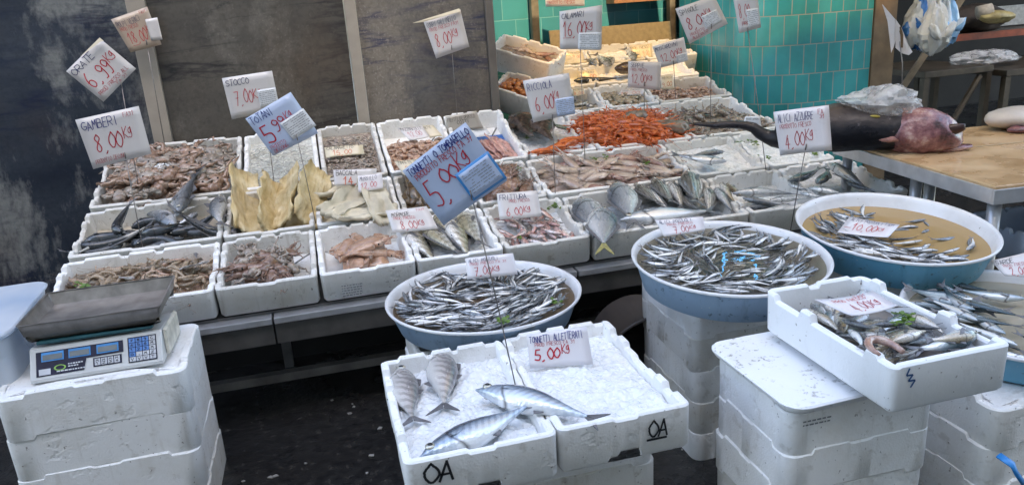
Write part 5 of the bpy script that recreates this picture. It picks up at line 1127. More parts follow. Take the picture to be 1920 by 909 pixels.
def fp(u0,u1,v0,v1,off,mat,name,par,pts=None,th=.0012):
    pts=pts or [(u0,v0),(u1,v0),(u1,v1),(u0,v1)]; m_=len(pts)
    vs=[pc.at(u,v,off) for u,v in pts]+[pc.at(u,v,off-th) for u,v in pts]
    return link(name,MB().add(vs,[tuple(range(m_)),tuple(range(2*m_-1,m_-1,-1))]+[(i,i+m_,(i+1)%m_+m_,(i+1)%m_) for i in range(m_)]).mesh(name,mat,False),par)
NAVY=simple('dark_navy_panel',(.018,.018,.045),.25,0,.3,30); SKY=simple('sky_blue_frame',(.06,.30,.68),.35,0,.1); LCD=simple('grey_lcd',(.22,.25,.26),.2,0,.15,25); KEYB=simple('blue_key',(.10,.26,.62),.45,0,.1); KEYW=simple('white_key',(.62,.64,.68),.45,0,.1)
dp=fp(0,0,0,0,.0016,NAVY,'display_panel',SC,[(.05,.10),(.70,.10),(.70,.50),(.42,.52),(.40,.90),(.05,.92)])
for u in (.09,.29,.50):
    f=fp(u,u+.165,.14,.44,.0028,SKY,'display_window',dp); fp(u+.01,u+.155,.22,.40,.0040,LCD,'display_glass',dp)
fp(.07,.155,.68,.88,.0030,KEYW,'label_patch',dp)
lg=MB(); 
for i in range(14):
    a=2*math.pi*i/14; lg.add([pc.at(.225+.045*math.cos(a)*k,.70+.10*math.sin(a)*k,.0032) for k in (1,.72)]+[pc.at(.225+.045*math.cos(a+.45)*k,.70+.10*math.sin(a+.45)*k,.0032) for k in (.72,1)],[(0,1,2,3)])
link('emblem',lg.mesh('emblem',simple('lime_print',(.30,.55,.12),.4),False,False),dp)
tx=MB(); 
for i,(y,w_) in enumerate(((.60,.10),(.68,.07),(.80,.20))):
    x=.285 if i<2 else .20
    while w_>0: l=.012+.006*((i*7+int(w_*300))%3); tx.add([pc.at(u,v,.0032) for u,v in ((x,y),(x+l,y),(x+l,y+.04),(x,y+.04))],[(0,1,2,3)]); x+=l+.005; w_-=l+.005
link('printing',tx.mesh('printing',KEYW,False,False),dp)
kp=fp(.735,.955,.06,.92,.0016,NAVY,'keypad',SC)
rows=['789C','456M','123M','0.MZ','VVVT']
for j,rw in enumerate(rows):
    for i,ch in enumerate(rw):
        u=.745+i*.052; v=.10+j*.16; white=i==3 or j==4 or (j==3 and i>0)
        k=fp(u,u+.046,v,v+.14,.0030,KEYW if white else KEYB,'key',kp)
        mb=write(pc,ch,u+.012,v+.03,.022,.085,'k',off=.0034,bold=.20,slant=0); link('letter',mb.mesh('letter',INK['k'],False,False),kp)
mp=fp(.47,.685,.56,.86,.0016,NAVY,'memory_keys',SC)
for i in range(4):
    u=.482+i*.049; fp(u,u+.042,.60,.82,.0030,KEYW,'key',mp)
    mb=write(pc,'M',u+.010,.625,.024,.075,'k',off=.0034,bold=.2,slant=0); m2=write(pc,str(i+1),u+.010,.72,.024,.075,'k',off=.0034,bold=.2,slant=0); mb.add(m2.v,m2.f); link('letter',mb.mesh('letter',INK['k'],False,False),mp)
TEAL=simple('dark_teal_plastic',(.02,.10,.12),.35,0,.2,20)
o=link('platter',MB().box(-.165,.165,.05,.305,.100,.112).mesh('platter',TEAL,False),SC); bevel(o,.005)
o=link('pillar',MB().box(-.06,.06,.11,.22,.08,.103).mesh('pillar',TEAL,False),SC)
# pan
def pan():
    me=crate_mesh('pan',.40,.30,.062,t=.0025,side=FLATP,back=FLATP,front=FLATP,taper=.022,r=.012,mat=simple('worn_pan_steel',(.30,.28,.26),.34,.6,.35,16,.15)); return me
o=link('pan',pan(),SC,Mx.Translation((0,.185,.1135)))
link('side_cover',MB().add([(.189,.06,.09),(.189,.26,.078),(.189,.26,.0),(.189,.05,.01),(.198,.06,.085),(.198,.25,.072),(.198,.25,.002),(.198,.05,.012)],[(0,1,5,4),(4,5,6,7),(1,2,6,5),(2,3,7,6),(3,0,4,7)]).mesh('side_cover',simple('cream_plastic',(.66,.63,.54),.4),False),SC)
# ================================================ WOODEN-TOPPED TABLE WITH THE BIG FISH
TZ=.80
a=N('wet_cutting_board'); n=a.noise(5,6,a.co('Object',(1,1,1))); n2=a.noise(3,4,a.co('Object',(9,1,1)))
c=a.ramp(n,[(.3,(.46,.28,.13)),(.55,(.62,.43,.24)),(.75,(.68,.52,.33))]); c=a.mix(a.math('MULTIPLY',n2,.3),c,(.24,.12,.06)); a.p(Base_Color=c,Roughness=a.ramp(n,[(.35,(.12,)*3),(.6,(.45,)*3)]),Coat_Weight=.3); a.bump(n,.12,.006); BOARD=a.m
cn=[atz(1866,352,TZ),atz(1565,264,TZ),atz(1870,226,TZ)]
K0=cn[0]; ey=(cn[1]-K0); Ln=ey.length; ey.normalize(); ex=V((ey.y,-ey.x,0))
TM=Mx((ex,ey,V((0,0,1)))).transposed().to_4x4(); TM.translation=(K0.x,K0.y,0)
t=empty('cutting_table','steel table with a wet wooden top and the big dark fish on it','table',TM)
o=link('tabletop',MB().box(.012,1.5,.012,Ln,TZ-.022,TZ).mesh('tabletop',BOARD,False),t); bevel(o,.004)
o=link('steel_frame',MB().box(0,1.52,0,.010,TZ-.065,TZ-.010).box(0,.010,.0105,Ln+.012,TZ-.065,TZ-.010).box(.0105,1.5,.02,Ln,TZ-.06,TZ-.024).mesh('steel_frame',STEEL,False),t); bevel(o,.002)
link('board_joint',MB().box(.02,1.5,.605,.617,TZ-.002,TZ+.003).mesh('board_joint',simple('pale_wood_strip',(.52,.40,.26),.4),False),t)
for x,y in ((.05,.05),(.10,.55),(.06,1.0),(.22,.62),(1.3,.06)):
    link('leg',MB().tube([(x,y,0),(x,y,TZ-.06)],.024,12).mesh('leg',STEEL,True),t)
link('lower_shelf',MB().box(.06,1.4,.06,Ln,.30,.32).mesh('lower_shelf',simple('rusty_brown_shelf',(.12,.07,.03),.6,0,.4,6),False),t)
def fleshmat():
    a=N('raw_cut_flesh'); n=a.noise(14,6,rough=.65); n2=a.noise(38,5)
    c=a.ramp(n,[(.34,(.04,.014,.018)),(.45,(.17,.065,.075)),(.56,(.30,.14,.14)),(.68,(.52,.36,.33))]); c=a.mix(a.ramp(n2,[(.58,(0,0,0)),(.7,(.7,.7,.7))]),c,(.16,.035,.04))
    a.p(Base_Color=c,Roughness=.24,Coat_Weight=.35,Coat_Roughness=.08); a.bump(n2,.8,.010); return a.m
# the big fish: bill/tail to the left, cut pink throat to the right
fx0=atz(1716,290,TZ); fx1=atz(1575,262,TZ)
tip=aty(1302,233,3.30)
ax=(fx0-V((fx1.x,fx1.y,fx0.z))); 
def bigfish():
    mb=MB(); q=[];rad=[]
    body=[(0,.008),(.16,.020),(.30,.031),(.37,.040),(.42,.075),(.47,.098),(.56,.114),(.68,.120),(.80,.118),(.90,.110),(.945,.102)]
    A=tip; Bp=V((fx0.x,fx0.y+.10,TZ+.095))
    P=[];Rr=[]
    for i in range(31):
        t_=i/30*.945
        for (a,ra),(b,rb) in zip(body,body[1:]):
            if a<=t_<=b: r=ra+(rb-ra)*(t_-a)/(b-a); break
        p=A.lerp(Bp,t_/.945); zc=TZ+.004+r*.88; k=min(1,max(0,(t_-.28)/.12)); p.z=p.z*(1-k)+zc*k; P.append(p); Rr.append(r)
    return P,Rr
P,Rr=bigfish()
a=N('swordfish_skin'); sx=a.n('SeparateXYZ'); a.set(sx.inputs[0],a.co()); n=a.noise(9,5); zz=a.math('ADD',a.math('MULTIPLY',a.math('SUBTRACT',sx.outputs[2],TZ),5),a.math('MULTIPLY',n,.35))
c=a.ramp(zz,[(.25,(.005,.006,.009)),(.75,(.012,.012,.017)),(1.0,(.06,.047,.045))]); c=a.mix(a.ramp(a.noise(32,3),[(.66,(0,0,0)),(.72,(.5,.5,.5))]),c,(.20,.18,.18))
a.p(Base_Color=c,Roughness=a.ramp(n,[(.35,(.22,)*3),(.65,(.55,)*3)]),Coat_Weight=.0,Specular_IOR_Level=.35); a.bump(a.noise(24,5),.5,.012); SWO=a.m
bf=MB().tube(P,Rr,26,0,.88,True); bf.v=[V(v)*1+ V((0,0,.012*nz.noise(V(v)*9))) for v in bf.v]
fo=link('swordfish',bf.mesh('swordfish',SWO),None); tag(fo,'large dark swordfish on the wooden table, bill left, cut pink end right','swordfish')
PINK=fleshmat(); dirx=(P[-1]-P[-4]).normalized(); side=V((dirx.y,-dirx.x,0))
if side.dot(CAM-P[-1])<0: side=-side
hd=MB(); c0=P[-1]
pth=[c0-dirx*.035,c0-dirx*.01,c0+dirx*.05,c0+dirx*.10,c0+dirx*.145+V((0,0,-.004)),c0+dirx*.185+V((0,0,-.016)),c0+dirx*.215+V((0,0,-.030)),c0+dirx*.232+V((0,0,-.040))]
hd.tube(pth,[.099,.107,.113,.109,.098,.082,.060,.032],34,0,.90)
hd.tube([c0+dirx*.06+V((0,0,-.066)),c0+dirx*.16+V((0,0,-.068)),c0+dirx*.235+V((0,0,-.060)),c0+dirx*.285+V((0,0,-.046))],[.042,.042,.030,.010],18,0,.6)
hd.v=[V(v)*1+V((nz.fractal(V(v)*15,1,2,4),nz.fractal(V(v)*15+V((9,0,0)),1,2,4),nz.fractal(V(v)*15+V((0,9,0)),1,2,4)))*.012 for v in hd.v]
ho=link('cut_throat',hd.mesh('cut_throat',PINK),fo)
def at_surface(px,off,mat,name,par,s,rz=0):
    p=onplane(px[0],px[1],c0+side*off,side); mb=MB(); mb.ell((0,0,0),s,16); mb.v=[V(v)*(1+.25*nz.noise(V(v)*40)) for v in mb.v]
    M=Mx((dirx,side,dirx.cross(side))).transposed().to_4x4(); M.translation=p; return link(name,mb.mesh(name,mat),par,M@Mx.Rotation(rz,4,'Y'))
at_surface((1777,246),.064,simple('dark_red_cavity',(.035,.010,.008),.3),'mouth_cavity',fo,(.070,.017,.026),.42)
at_surface((1668,258),.088,simple('cut_fin_flesh',(.50,.25,.22),.3,0,.4,60,.7,.3),'cut_fin',fo,(.088,.022,.022),.10)
at_surface((1640,218),.09,simple('yellow_tag',(.55,.42,.08),.4),'yellow_tag',fo,(.022,.012,.006),0)
# sticker wrapped over the dark bill
c_,e_=sign('small white printed label hung over the dark bill',[(1398,218),(1425,218),(1428,242),(1388,242)],facing(onplane(1410,230,P[6]+V((0,-.03,0)),(0,1,.0))),[('PESCE SPADA',.1,.15,.8,.14,'k'),],paper='s',cat='label',curl=.0)
# white plastic bag on the fish
def bag_mesh(name,mat,s,seed,n=40,amp=.22,fn=None,smooth=True):
    mb=MB(); mb.ell((0,0,0),s,n); out=[]
    for v in mb.v:
        q=V(v); u=V((q.x/s[0],q.y/s[1],q.z/s[2])); w_=u+V((nz.noise(u*1.7+V((seed,0,0))),nz.noise(u*1.7+V((0,seed,0))),nz.noise(u*1.7+V((0,0,seed)))))*.5; k=1+amp*.6*nz.fractal(u*1.3+V((seed,0,0)),1,2,2)
        for fr,am in ((1.6,.5),(3.4,.34),(6.5,.18)):
            rg=abs(nz.noise(w_*fr+V((seed,fr,0)))); k+=amp*am*(.30-rg)*1.6
        q=q*k
        if fn: q=fn(q,u)
        out.append(q)
    mb.v=out; me=mb.mesh(name,mat,smooth); return me if smooth else autosmooth(me,22)
a=N('crumpled_film'); tr=a.n('BsdfTransparent'); n=a.noise(16,5); a.p(Base_Color=(.72,.73,.74,1),Roughness=.12,Specular_IOR_Level=.7); a.bump(n,.8,.02); mx=a.n('MixShader'); a.set(mx.inputs[0],a.ramp(n,[(.3,(.18,.18,.18)),(.65,(.62,.62,.62))])); a.set(mx.inputs[1],tr.outputs[0]); a.set(mx.inputs[2],a.b.outputs[0]); a.t.links.new(mx.outputs[0],a.t.nodes['Material Output'].inputs[0]); FILM=a.m
bp=onplane(1655,192,P[20]+V((0,0,.09)),side)
M=Mx((dirx,side,V((0,0,1)))).transposed().to_4x4(); M.translation=bp
o=link('clear_bag',bag_mesh('clear_bag',FILM,(.16,.11,.082),3,44,.40,lambda q,u:V((q.x-.02,q.y,max(-.045,q.z*(.30+.70*min(1,max(0,(u.x+.9)*.8)))))),False),None,M); tag(o,'crumpled clear plastic bag lying on the dark fish','plastic bag')
# pale skate-like fish at the right edge of the table
wp=atz(1900,236,TZ+.02)
mb=MB(); mb.ell((0,0,0),(.16,.11,.055),24); mb.v=[V(v)*(1+.2*nz.noise(V(v)*9)) for v in mb.v]
o=link('white_fish_piece',mb.mesh('white_fish_piece',simple('white_fish_skin',(.66,.60,.54),.35,0,.15,14,.2)),None,Mx.Translation(wp+V((.05,.02,.03)))); tag(o,'large white piece of fish at the right edge of the wooden table','fish piece')
mb=MB(); mb.ell((0,0,0),(.12,.05,.02),18); mb.v=[V(v)*(1+.3*nz.noise(V(v)*20)) for v in mb.v]
link('pink_edge',mb.mesh('pink_edge',PINK),o,Mx.Translation((-.02,-.085,-.035)))
# ================================================ THINGS IN THE DARK SHOP AT RIGHT
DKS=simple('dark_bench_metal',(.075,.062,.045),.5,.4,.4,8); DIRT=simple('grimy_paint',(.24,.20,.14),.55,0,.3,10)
def bench(label,x0,x1,y0,y1,z,mat=DKS,brace=True):
    e=empty('workbench',label,'workbench',Mx.Translation((x0,y0,0)))
    w_,d_=x1-x0,y1-y0
    o=link('top',MB().box(0,w_,0,d_,z-.05,z).mesh('top',mat,False),e); bevel(o,.004)
    for x,y in ((.03,.03),(w_-.03,.03),(.03,d_-.03),(w_-.03,d_-.03)): link('leg',MB().box(x-.025,x+.025,y-.025,y+.025,0,z-.052).mesh('leg',mat,False),e)
    link('lower_shelf',MB().box(.02,w_-.02,.08,d_-.05,.12,.15).mesh('lower_shelf',mat,False),e)
    if brace: link('brace',MB().tube([(w_*.35,.03,.18),(w_*.85,.03,z-.08)],.025,6).mesh('brace',mat,False),e)
    return e
p=aty(1735,132,5.2); q=aty(1862,140,5.2)
bench('low dark workbench under the red-edged shelf at right',p.x,q.x,5.2,6.0,.78); bench('dark workbench at the right picture edge behind the low one',q.x+.03,7.2,5.1,5.9,.74)
e=empty('wall_shelf','dark shelf with a rusty red front edge at the upper right','shelf',Mx.Translation(aty(1770,68,5.7)))
link('board',MB().box(0,2.2,0,.5,-.04,0).mesh('board',DKS,False),e); link('red_edge',MB().box(0,2.2,-.012,-.002,-.055,.003).mesh('red_edge',simple('rusty_red_edge',(.30,.06,.02),.5,0,.4,12),False),e)
sp=aty(1810,66,5.75)
o=link('dark_sacks',bag_mesh('dark_sacks',simple('dark_sackcloth',(.05,.035,.025),.7,0,.5,14,.6),(.36,.16,.12),11,36,.3),None,Mx.Translation(sp+V((.12,.1,.12)))); tag(o,'heap of dark sacks on the red-edged shelf','sacks')
o=link('pale_roll',MB().tube([(0,0,0),(.10,-.05,.02)],.055,16).mesh('pale_roll',simple('pale_paper',(.55,.50,.42),.6),True),None,Mx.Translation(aty(1832,25,5.6))); tag(o,'pale paper roll on the dark sacks','roll')
o=link('yellowish_sheet',bag_mesh('yellowish_sheet',simple('yellowish_paper',(.34,.28,.12),.5,0,.4,16,.5),(.16,.08,.05),21,30,.3),None,Mx.Translation(aty(1868,32,5.55))); tag(o,'crumpled yellowish sheet beside the pale roll','paper')
wb=aty(1860,18,6.0); o=link('white_board',MB().box(0,1.2,0,.02,-.16,.02).mesh('white_board',simple('pale_board',(.42,.43,.42),.5),False),None,Mx.Translation(wb)); bevel(o,.006); tag(o,'long pale board at the top right corner','board')
fp_=aty(1850,110,5.35); o=link('clear_film_heap',bag_mesh('clear_film_heap',FILM,(.30,.14,.06),17,36,.4,None,False),None,Mx.Translation(fp_+V((.05,.1,.0)))); tag(o,'crumpled clear film on the low dark workbench','plastic film')
# diagonal pale strut
s0,s1=aty(1806,-6,4.95),aty(1690,168,4.95)
o=link('diagonal_strut',MB().tube([s1+(s1-s0)*.35,s0+(s0-s1)*.3],.04,4,0,.5).mesh('diagonal_strut',DIRT,False),None); tag(o,'pale diagonal strut behind the hanging bags','strut')
# hanging bags
def hangbag(label,px,y,s,mat,seed):
    p=aty(*px,y)
    e=empty('hanging_bag',label,'plastic bag',Mx.Translation(p),'bags hanging at upper right')
    def fn(q,u):
        k=.45+.55*min(1,max(0,(1-u.z)*.8)); g=math.atan2(u.y,u.x); f=1+.16*math.sin(g*7+seed)*max(0,u.z+.4)
        return V((q.x*k*f,q.y*k*f,q.z))
    link('body',bag_mesh('body',mat,s,seed,36,.34,fn,False),e)
    for k in (-1,1): link('ear',bag_mesh('ear',mat,(.03,.016,.06),seed+k,24,.5),e,Mx.Translation((k*.055,-.07,-s[2]*.15))@Mx.Rotation(k*.7,4,'Y'))
    link('handle',MB().tube([(0,0,s[2]*.9),(.01,0,s[2]*1.5),(0,.0,s[2]*2.4)],[.016,.01,.012],6).mesh('handle',mat),e); return e
def bagmat(name,c1,c2):
    a=N(name); sx=a.n('SeparateXYZ'); a.set(sx.inputs[0],a.co()); n=a.noise(5,3); s=a.math('SINE',a.math('ADD',a.math('MULTIPLY',sx.outputs[0],55),a.math('MULTIPLY',n,6)))
    a.p(Base_Color=a.mix(a.ramp(s,[(.45,(0,0,0)),(.62,(1,1,1))]),c1,c2),Roughness=.25,Subsurface_Weight=.2,Subsurface_Radius=(.02,.02,.03)); a.bump(a.noise(14,4),.5,.02); return a.m
BW=bagmat('blue_white_film',(.62,.64,.62),(.06,.22,.55)); WB=bagmat('white_film',(.66,.64,.58),(.60,.60,.58)); BL=bagmat('pale_blue_film',(.20,.40,.62),(.50,.58,.64))
hangbag('blue and white striped carrier bag hanging left of the others',(1728,40),4.55,(.135,.09,.19),BW,2)
hangbag('white knotted carrier bag hanging in the middle',(1752,52),4.44,(.11,.08,.17),WB,5)
hangbag('pale blue carrier bag hanging at the right of the group',(1772,42),4.62,(.10,.08,.18),BL,9)
# things behind the upper crates
o=link('leaning_board',MB().box(0,.97,0,.02,-.26,0).mesh('leaning_board',simple('sandy_board',(.36,.29,.17),.7,0,.2,30),False),None,Mx.Translation(aty(1030,58,5.62))@Mx.Rotation(R(-10),4,'X')); bevel(o,.003); tag(o,'sandy rectangular board standing behind the upper crates','board')
PO=simple('rusty_post_paint',(.13,.11,.08),.55,.2,.4,14)
for px,lb in (((1003,60),'grey-brown metal post in front of the teal tiles, left of the sandy board'),((1258,40),'dark metal post at the right end of the sandy board')):
    p=aty(px[0],px[1],5.74); o=link('metal_post',MB().box(p.x-.028,p.x+.028,5.70,5.76,0,2.6).mesh('metal_post',PO,False)); bevel(o,.004); tag(o,lb,'post')
p=aty(1150,2,5.75); o=link('wooden_shelf',MB().box(-.02,.40,-.16,.0,-.02,.015).mesh('wooden_shelf',simple('brown_wood',(.20,.09,.04),.5,0,.3,12),False),None,Mx.Translation((p.x,5.845,p.z))); tag(o,'brown wooden shelf at the top edge over the teal wall','shelf')
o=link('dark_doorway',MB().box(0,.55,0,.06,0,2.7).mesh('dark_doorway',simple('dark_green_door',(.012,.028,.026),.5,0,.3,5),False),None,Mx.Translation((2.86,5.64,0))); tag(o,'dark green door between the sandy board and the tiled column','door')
for px0,px1,lb in (((1378,70),(1352,190),'dark pole leaning beside the tiled column'),((1390,60),(1375,190),'second dark pole leaning nearest the tiled column')):
    a0,a1=aty(*px0,5.2),aty(*px1,5.05); o=link('leaning_pole',MB().tube([a1+(a1-a0)*2.0,a0+(a0-a1)*.5],.014,8).mesh('leaning_pole',simple('dark_pole_paint',(.04,.04,.035),.5))); tag(o,lb,'pole')
# torn white sign with a hole, on a rod stuck in the fish
pt=P[22]+V((0,0,Rr[22]*.8)); q=CAM-pt; q.z=0; q.normalize()
def hpx(x,y,o_=0): return onplane(x,y,pt+q*o_,q)
ft=hpx(1692,168); e=empty('torn_sign','torn white card folded on a rod above the dark fish','sign',Mx.Translation(ft))
L1=[(1654,8,.02),(1664,40,.01),(1671,100,.0),(1676,88,-.005),(1681,70,.0),(1678,36,.02)]
L2=[(1679,36,.02),(1690,52,.0),(1703,84,-.02),(1711,98,-.02),(1704,104,-.02),(1690,100,-.01),(1679,90,.0)]
for nm,LL in (('card',L1),('folded_card',L2)):
    m_=len(LL); vs=[hpx(x,y,o_)-ft for x,y,o_ in LL]; vs+=[v-q*.0015 for v in vs]
    link(nm,MB().add(vs,[tuple(range(m_)),tuple(range(2*m_-1,m_-1,-1))]+[(i,i+m_,(i+1)%m_+m_,(i+1)%m_) for i in range(m_)]).mesh(nm,PAP['w'],False),e)
HL=[(1684,52),(1689,50),(1694,66),(1693,90),(1689,90),(1688,66)]
link('hole_patch',MB().add([hpx(x,y,.006)-ft for x,y in HL],[tuple(range(6))]).mesh('hole_patch',simple('hole_patch',(.12,.07,.03),.6),False,False),e)  # brown patch laid on the card in place of its hole
link('rod',MB().tube([ft-ft-V((0,0,.03)),hpx(1692,120)-ft,hpx(1686,70)-ft-q*.004],.0022,6).mesh('rod',RODM),e)
# blue strap and pale cloth in the lower right corner
sp=aty(1905,885,1.15); o=link('blue_strap',MB().tube([sp+V((-.02,.03,.03)),sp+V((-.012,0,.022)),sp+V((.0,0,.0)),sp+V((.03,0,-.04))],.011,10,0,.45).mesh('blue_strap',simple('bright_blue_strap',(.02,.22,.55),.4))); tag(o,'bright blue strap in the lower right corner','strap')
# ================================================ PRICE SIGNS
FRE='PRODOTTO FRESCO'
rs('small square price sign ORATE 6,99 turned on its corner before the navy marble',[(124,134),(187,72),(255,129),(194,191)],(228,160),(262,368),3,[('ORATE',.04,.05,.62,.16,'d'),('6,99',.10,.34,.62,.36,'r'),('Kg',.74,.30,.22,.22,'r'),('PROD FRESCO ALL',.08,.78,.84,.09,'r'),('FA 31',.5,.89,.3,.07,'r')],fold=[(.42,-.01,.004),(1.01,-.01,.012),(1.01,.10,.02),(.95,.06,.02)])
rs('large price sign GAMBERI 8,00 at the left in front of the octopus',[(141,225),(260,199),(284,288),(175,317)],(235,292),(268,468),1,[('GAMBERI',.05,.07,.58,.18,'b'),('FA31',.72,.06,.18,.09,'r'),('8,00',.16,.36,.46,.36,'r'),('Kg',.64,.34,.16,.24,'r'),('PRODOTTO DECONG',.08,.84,.5,.09,'r')],off=-.02)
rs('brownish price sign POLPI VERACI 18,00 with a white tag over the beige strip',[(208,37),(276,13),(303,84),(245,99)],(275,80),(308,268),3,[('POLPI VERACI',.05,.12,.66,.16,'d'),('PROD FRESCO',.08,.30,.5,.10,'r'),('FA31',.74,.04,.18,.08,'r'),('18,00',.16,.46,.56,.34,'r'),('Kg',.74,.42,.2,.2,'r'),('-',.12,.8,.35,.1,'r')],paper='k',off=.0,sticker=(.78,1.12,.30,.86,'w',8,1))
rs('price sign STOCCO 7,00 with a white sticker on its right side',[(416,147),(510,133),(525,205),(435,224)],(498,215),(514,344),2,[('STOCCO',.05,.07,.46,.15,'d'),('7,00',.16,.36,.36,.34,'r'),('Kg',.53,.38,.17,.24,'r')],sticker=(.62,1.0,.42,.86,'s'),off=.02)
rs('price sign TOTANI 5,99 with crumpled plastic over its right corner',[(460,223),(545,173),(597,250),(512,293)],(557,258),(593,420),1,[('TOTANI',.04,.04,.48,.17,'b'),('5',.10,.34,.20,.40,'r'),('99',.34,.30,.28,.26,'r'),('Kg',.64,.28,.16,.2,'r'),('PRODOTTO',.06,.78,.32,.08,'r'),('DECONG',.08,.88,.30,.08,'r')],paper='b',sticker=(.50,1.04,.42,.86,'s',-4))
rs('price sign CORRI GALLINELLO 8,00 before the grey marble panel',[(793,38),(863,18),(880,88),(818,110)],(847,90),(857,216),3,[('CORRI GALLINELLO',.05,.10,.78,.13,'d'),('PROD FRESCO FA31',.08,.25,.8,.09,'r'),('8,00',.14,.42,.46,.34,'r'),('Kg',.62,.42,.18,.22,'r')],fold=[(-.28,-.0,.004),(0.98,-.03,.004),(.98,.06,.012),(-.02,.05,.012)],off=.0)
rs('price sign RICCIOLA 6,00 with printed sticker over the monkfish',[(980,152),(1067,137),(1077,214),(1000,230)],(1036,220),(1041,362),2,[('RICCIOLA',.06,.10,.54,.17,'b'),('6,00',.14,.40,.44,.38,'r'),('Kg',.58,.36,.14,.24,'r')],sticker=(.60,1.03,.56,.98,'b',2),off=.0)
rs('tall price sign CALAMARI 16,00 with a crumpled sticker',[(1049,22),(1129,10),(1128,92),(1050,93)],(1088,95),(1097,300),2,[('CALAMARI',.05,.08,.55,.13,'d'),('16,00',.08,.32,.56,.36,'r'),('Kg',.62,.34,.18,.22,'r'),('-',.02,.66,.34,.1,'r')],sticker=(.44,.98,.60,1.02,'s',2),off=.02)
rs('price sign SPIGOLE 8,00 with stickers, tilted before the dark door',[(1266,17),(1339,-8),(1365,45),(1293,83)],(1334,50),(1332,240),7,[('SPIGOLE',.06,.08,.48,.15,'k'),('8,00',.12,.34,.50,.34,'r'),('Kg',.62,.30,.16,.22,'r'),('PRODOTTO',.10,.76,.36,.08,'r'),('ALLEVATO',.12,.86,.4,.08,'r')],sticker=(.50,.92,.44,.84,'s',-4),off=.02)
rs('narrow price sign 8,00 at the top edge on a long rod beside the column',[(1374,-6),(1420,-10),(1427,52),(1386,63)],(1402,58),(1437,312),1,[('8,00',.14,.22,.5,.4,'r'),('PROD',.2,.72,.4,.1,'r')],sticker=(.46,.98,.40,.92,'s',0),off=.01)
rs('grey price sign MOSCARDINI 12,00 high on the upper rows',[(1223,88),(1282,70),(1291,114),(1238,128)],(1263,118),(1268,202),4,[('MOSCARDINI',.05,.08,.75,.18,'d'),('12,00',.14,.42,.56,.34,'r'),('Kg',.70,.38,.18,.24,'r')],sticker=(.62,1.0,.64,1.0,'s',0),off=-.05)
rs('price sign SEPPIE 12,00 over the clams',[(1178,115),(1240,117),(1238,170),(1177,164)],(1208,158),(1208,208),7,[('SEPPIE',.08,.06,.42,.16,'d'),('PROD FRESCO',.08,.26,.5,.10,'r'),('12,00',.12,.46,.46,.34,'r'),('Kg',.60,.48,.16,.2,'r')],off=-.02)
rs('bright price sign ALICI AZZURRE 4,00 at the right in front of the dark fish',[(1450,210),(1554,197),(1560,281),(1463,291)],(1511,276),(1482,424),1,[('ALICI AZZURRE',.06,.08,.66,.18,'b'),('FA',.80,.07,.10,.10,'r'),('31',.82,.18,.10,.09,'r'),('PRODOTTO FRESCO',.08,.30,.58,.11,'r'),('4,00',.14,.52,.38,.34,'r'),('Kg',.53,.48,.16,.26,'r')],paper='c',off=.0)
rs('large bluish price sign TONNETTI O TOMBARELLO 5,00 tilted on its rod in the middle',[(755,320),(873,229),(951,337),(832,421)],(884,366),(966,708),flat(.575),[('TONNETTI O TOMBARELLO',.04,.04,.93,.11,'b',dict(bold=.15)),('PRODOTTO FRESCO FA 37',.08,.155,.88,.095,'r',dict(bold=.12)),('5,',.09,.34,.26,.42,'r'),('00',.33,.30,.26,.25,'r'),('Kg',.60,.265,.20,.235,'r')],paper='b',sticker=(.53,.985,.535,.93,'b',0),border=1,off=.0)
def leaning(label,cor,pl_,foot,texts,off=0,**kw):    # a card propped in or lying on the fish
    p=pl_.px(*foot,off); tilt=kw.pop('tilt',.5); q=CAM-p; q.z=0; q.normalize(); nn=(q*(1-tilt)+V((0,0,1))*tilt).normalized()
    return sign(label,cor,(p,nn),texts,**kw)
leaning('price sign FRITTURA 6,00 propped over the small pink mullet',[(931,363),(1007,357),(1016,406),(937,412)],RP[1],(975,410),[('FRITTURA',.06,.08,.66,.20,'d'),('PROD FRESCO',.28,.28,.5,.12,'r'),('6,00',.18,.56,.40,.34,'r'),('Kg',.60,.56,.18,.24,'r')],off=.01,tilt=.35,paper='w')
leaning('price card ALICI POZZUOLI 7,00 standing in the left basin',[(872,484),(962,474),(971,514),(877,523)],B1,(925,520),[('ALICI POZZUOLI',.06,.08,.62,.16,'d'),('PROD FRESCO FA 31',.08,.26,.76,.12,'r'),('7,00',.16,.48,.34,.40,'r'),('Kg',.52,.50,.16,.26,'r')],off=.02,tilt=.35,paper='c')
leaning('price card ALICI POZZUOLI 7,00 at the upper left rim of the middle basin',[(1228,413),(1318,406),(1322,432),(1245,444)],B2,(1280,440),[('ALICI POZZUOLI',.06,.06,.7,.2,'d'),('PROD FRESCO',.2,.28,.56,.14,'r'),('7,00',.3,.5,.34,.42,'r'),('Kg',.66,.52,.16,.26,'r')],off=.01,tilt=.4,paper='c')
leaning('price card 10,00 lying on anchovies in the far right brown basin',[(1593,407),(1687,422),(1665,447),(1570,437)],B3,(1625,430),[('ALICI POZZUOLI FA31',.08,.05,.86,.18,'d'),('10,00',.2,.34,.48,.42,'r'),('Kg',.68,.38,.14,.26,'r'),('-',.02,.55,.2,.2,'r')],off=-.008,tilt=.85,paper='c')
leaning('price card 4,00 lying over the mixed fish in the clean crate',[(1527,564),(1637,548),(1683,578),(1597,597)],GPl,(1600,580),[('FA31',.62,.06,.2,.12,'r'),('PROD FRESCO',.2,.16,.56,.13,'r'),('4,00',.32,.38,.36,.42,'r'),('Kg',.70,.40,.16,.3,'r')],off=.03,tilt=.8,paper='c',curl=.012)
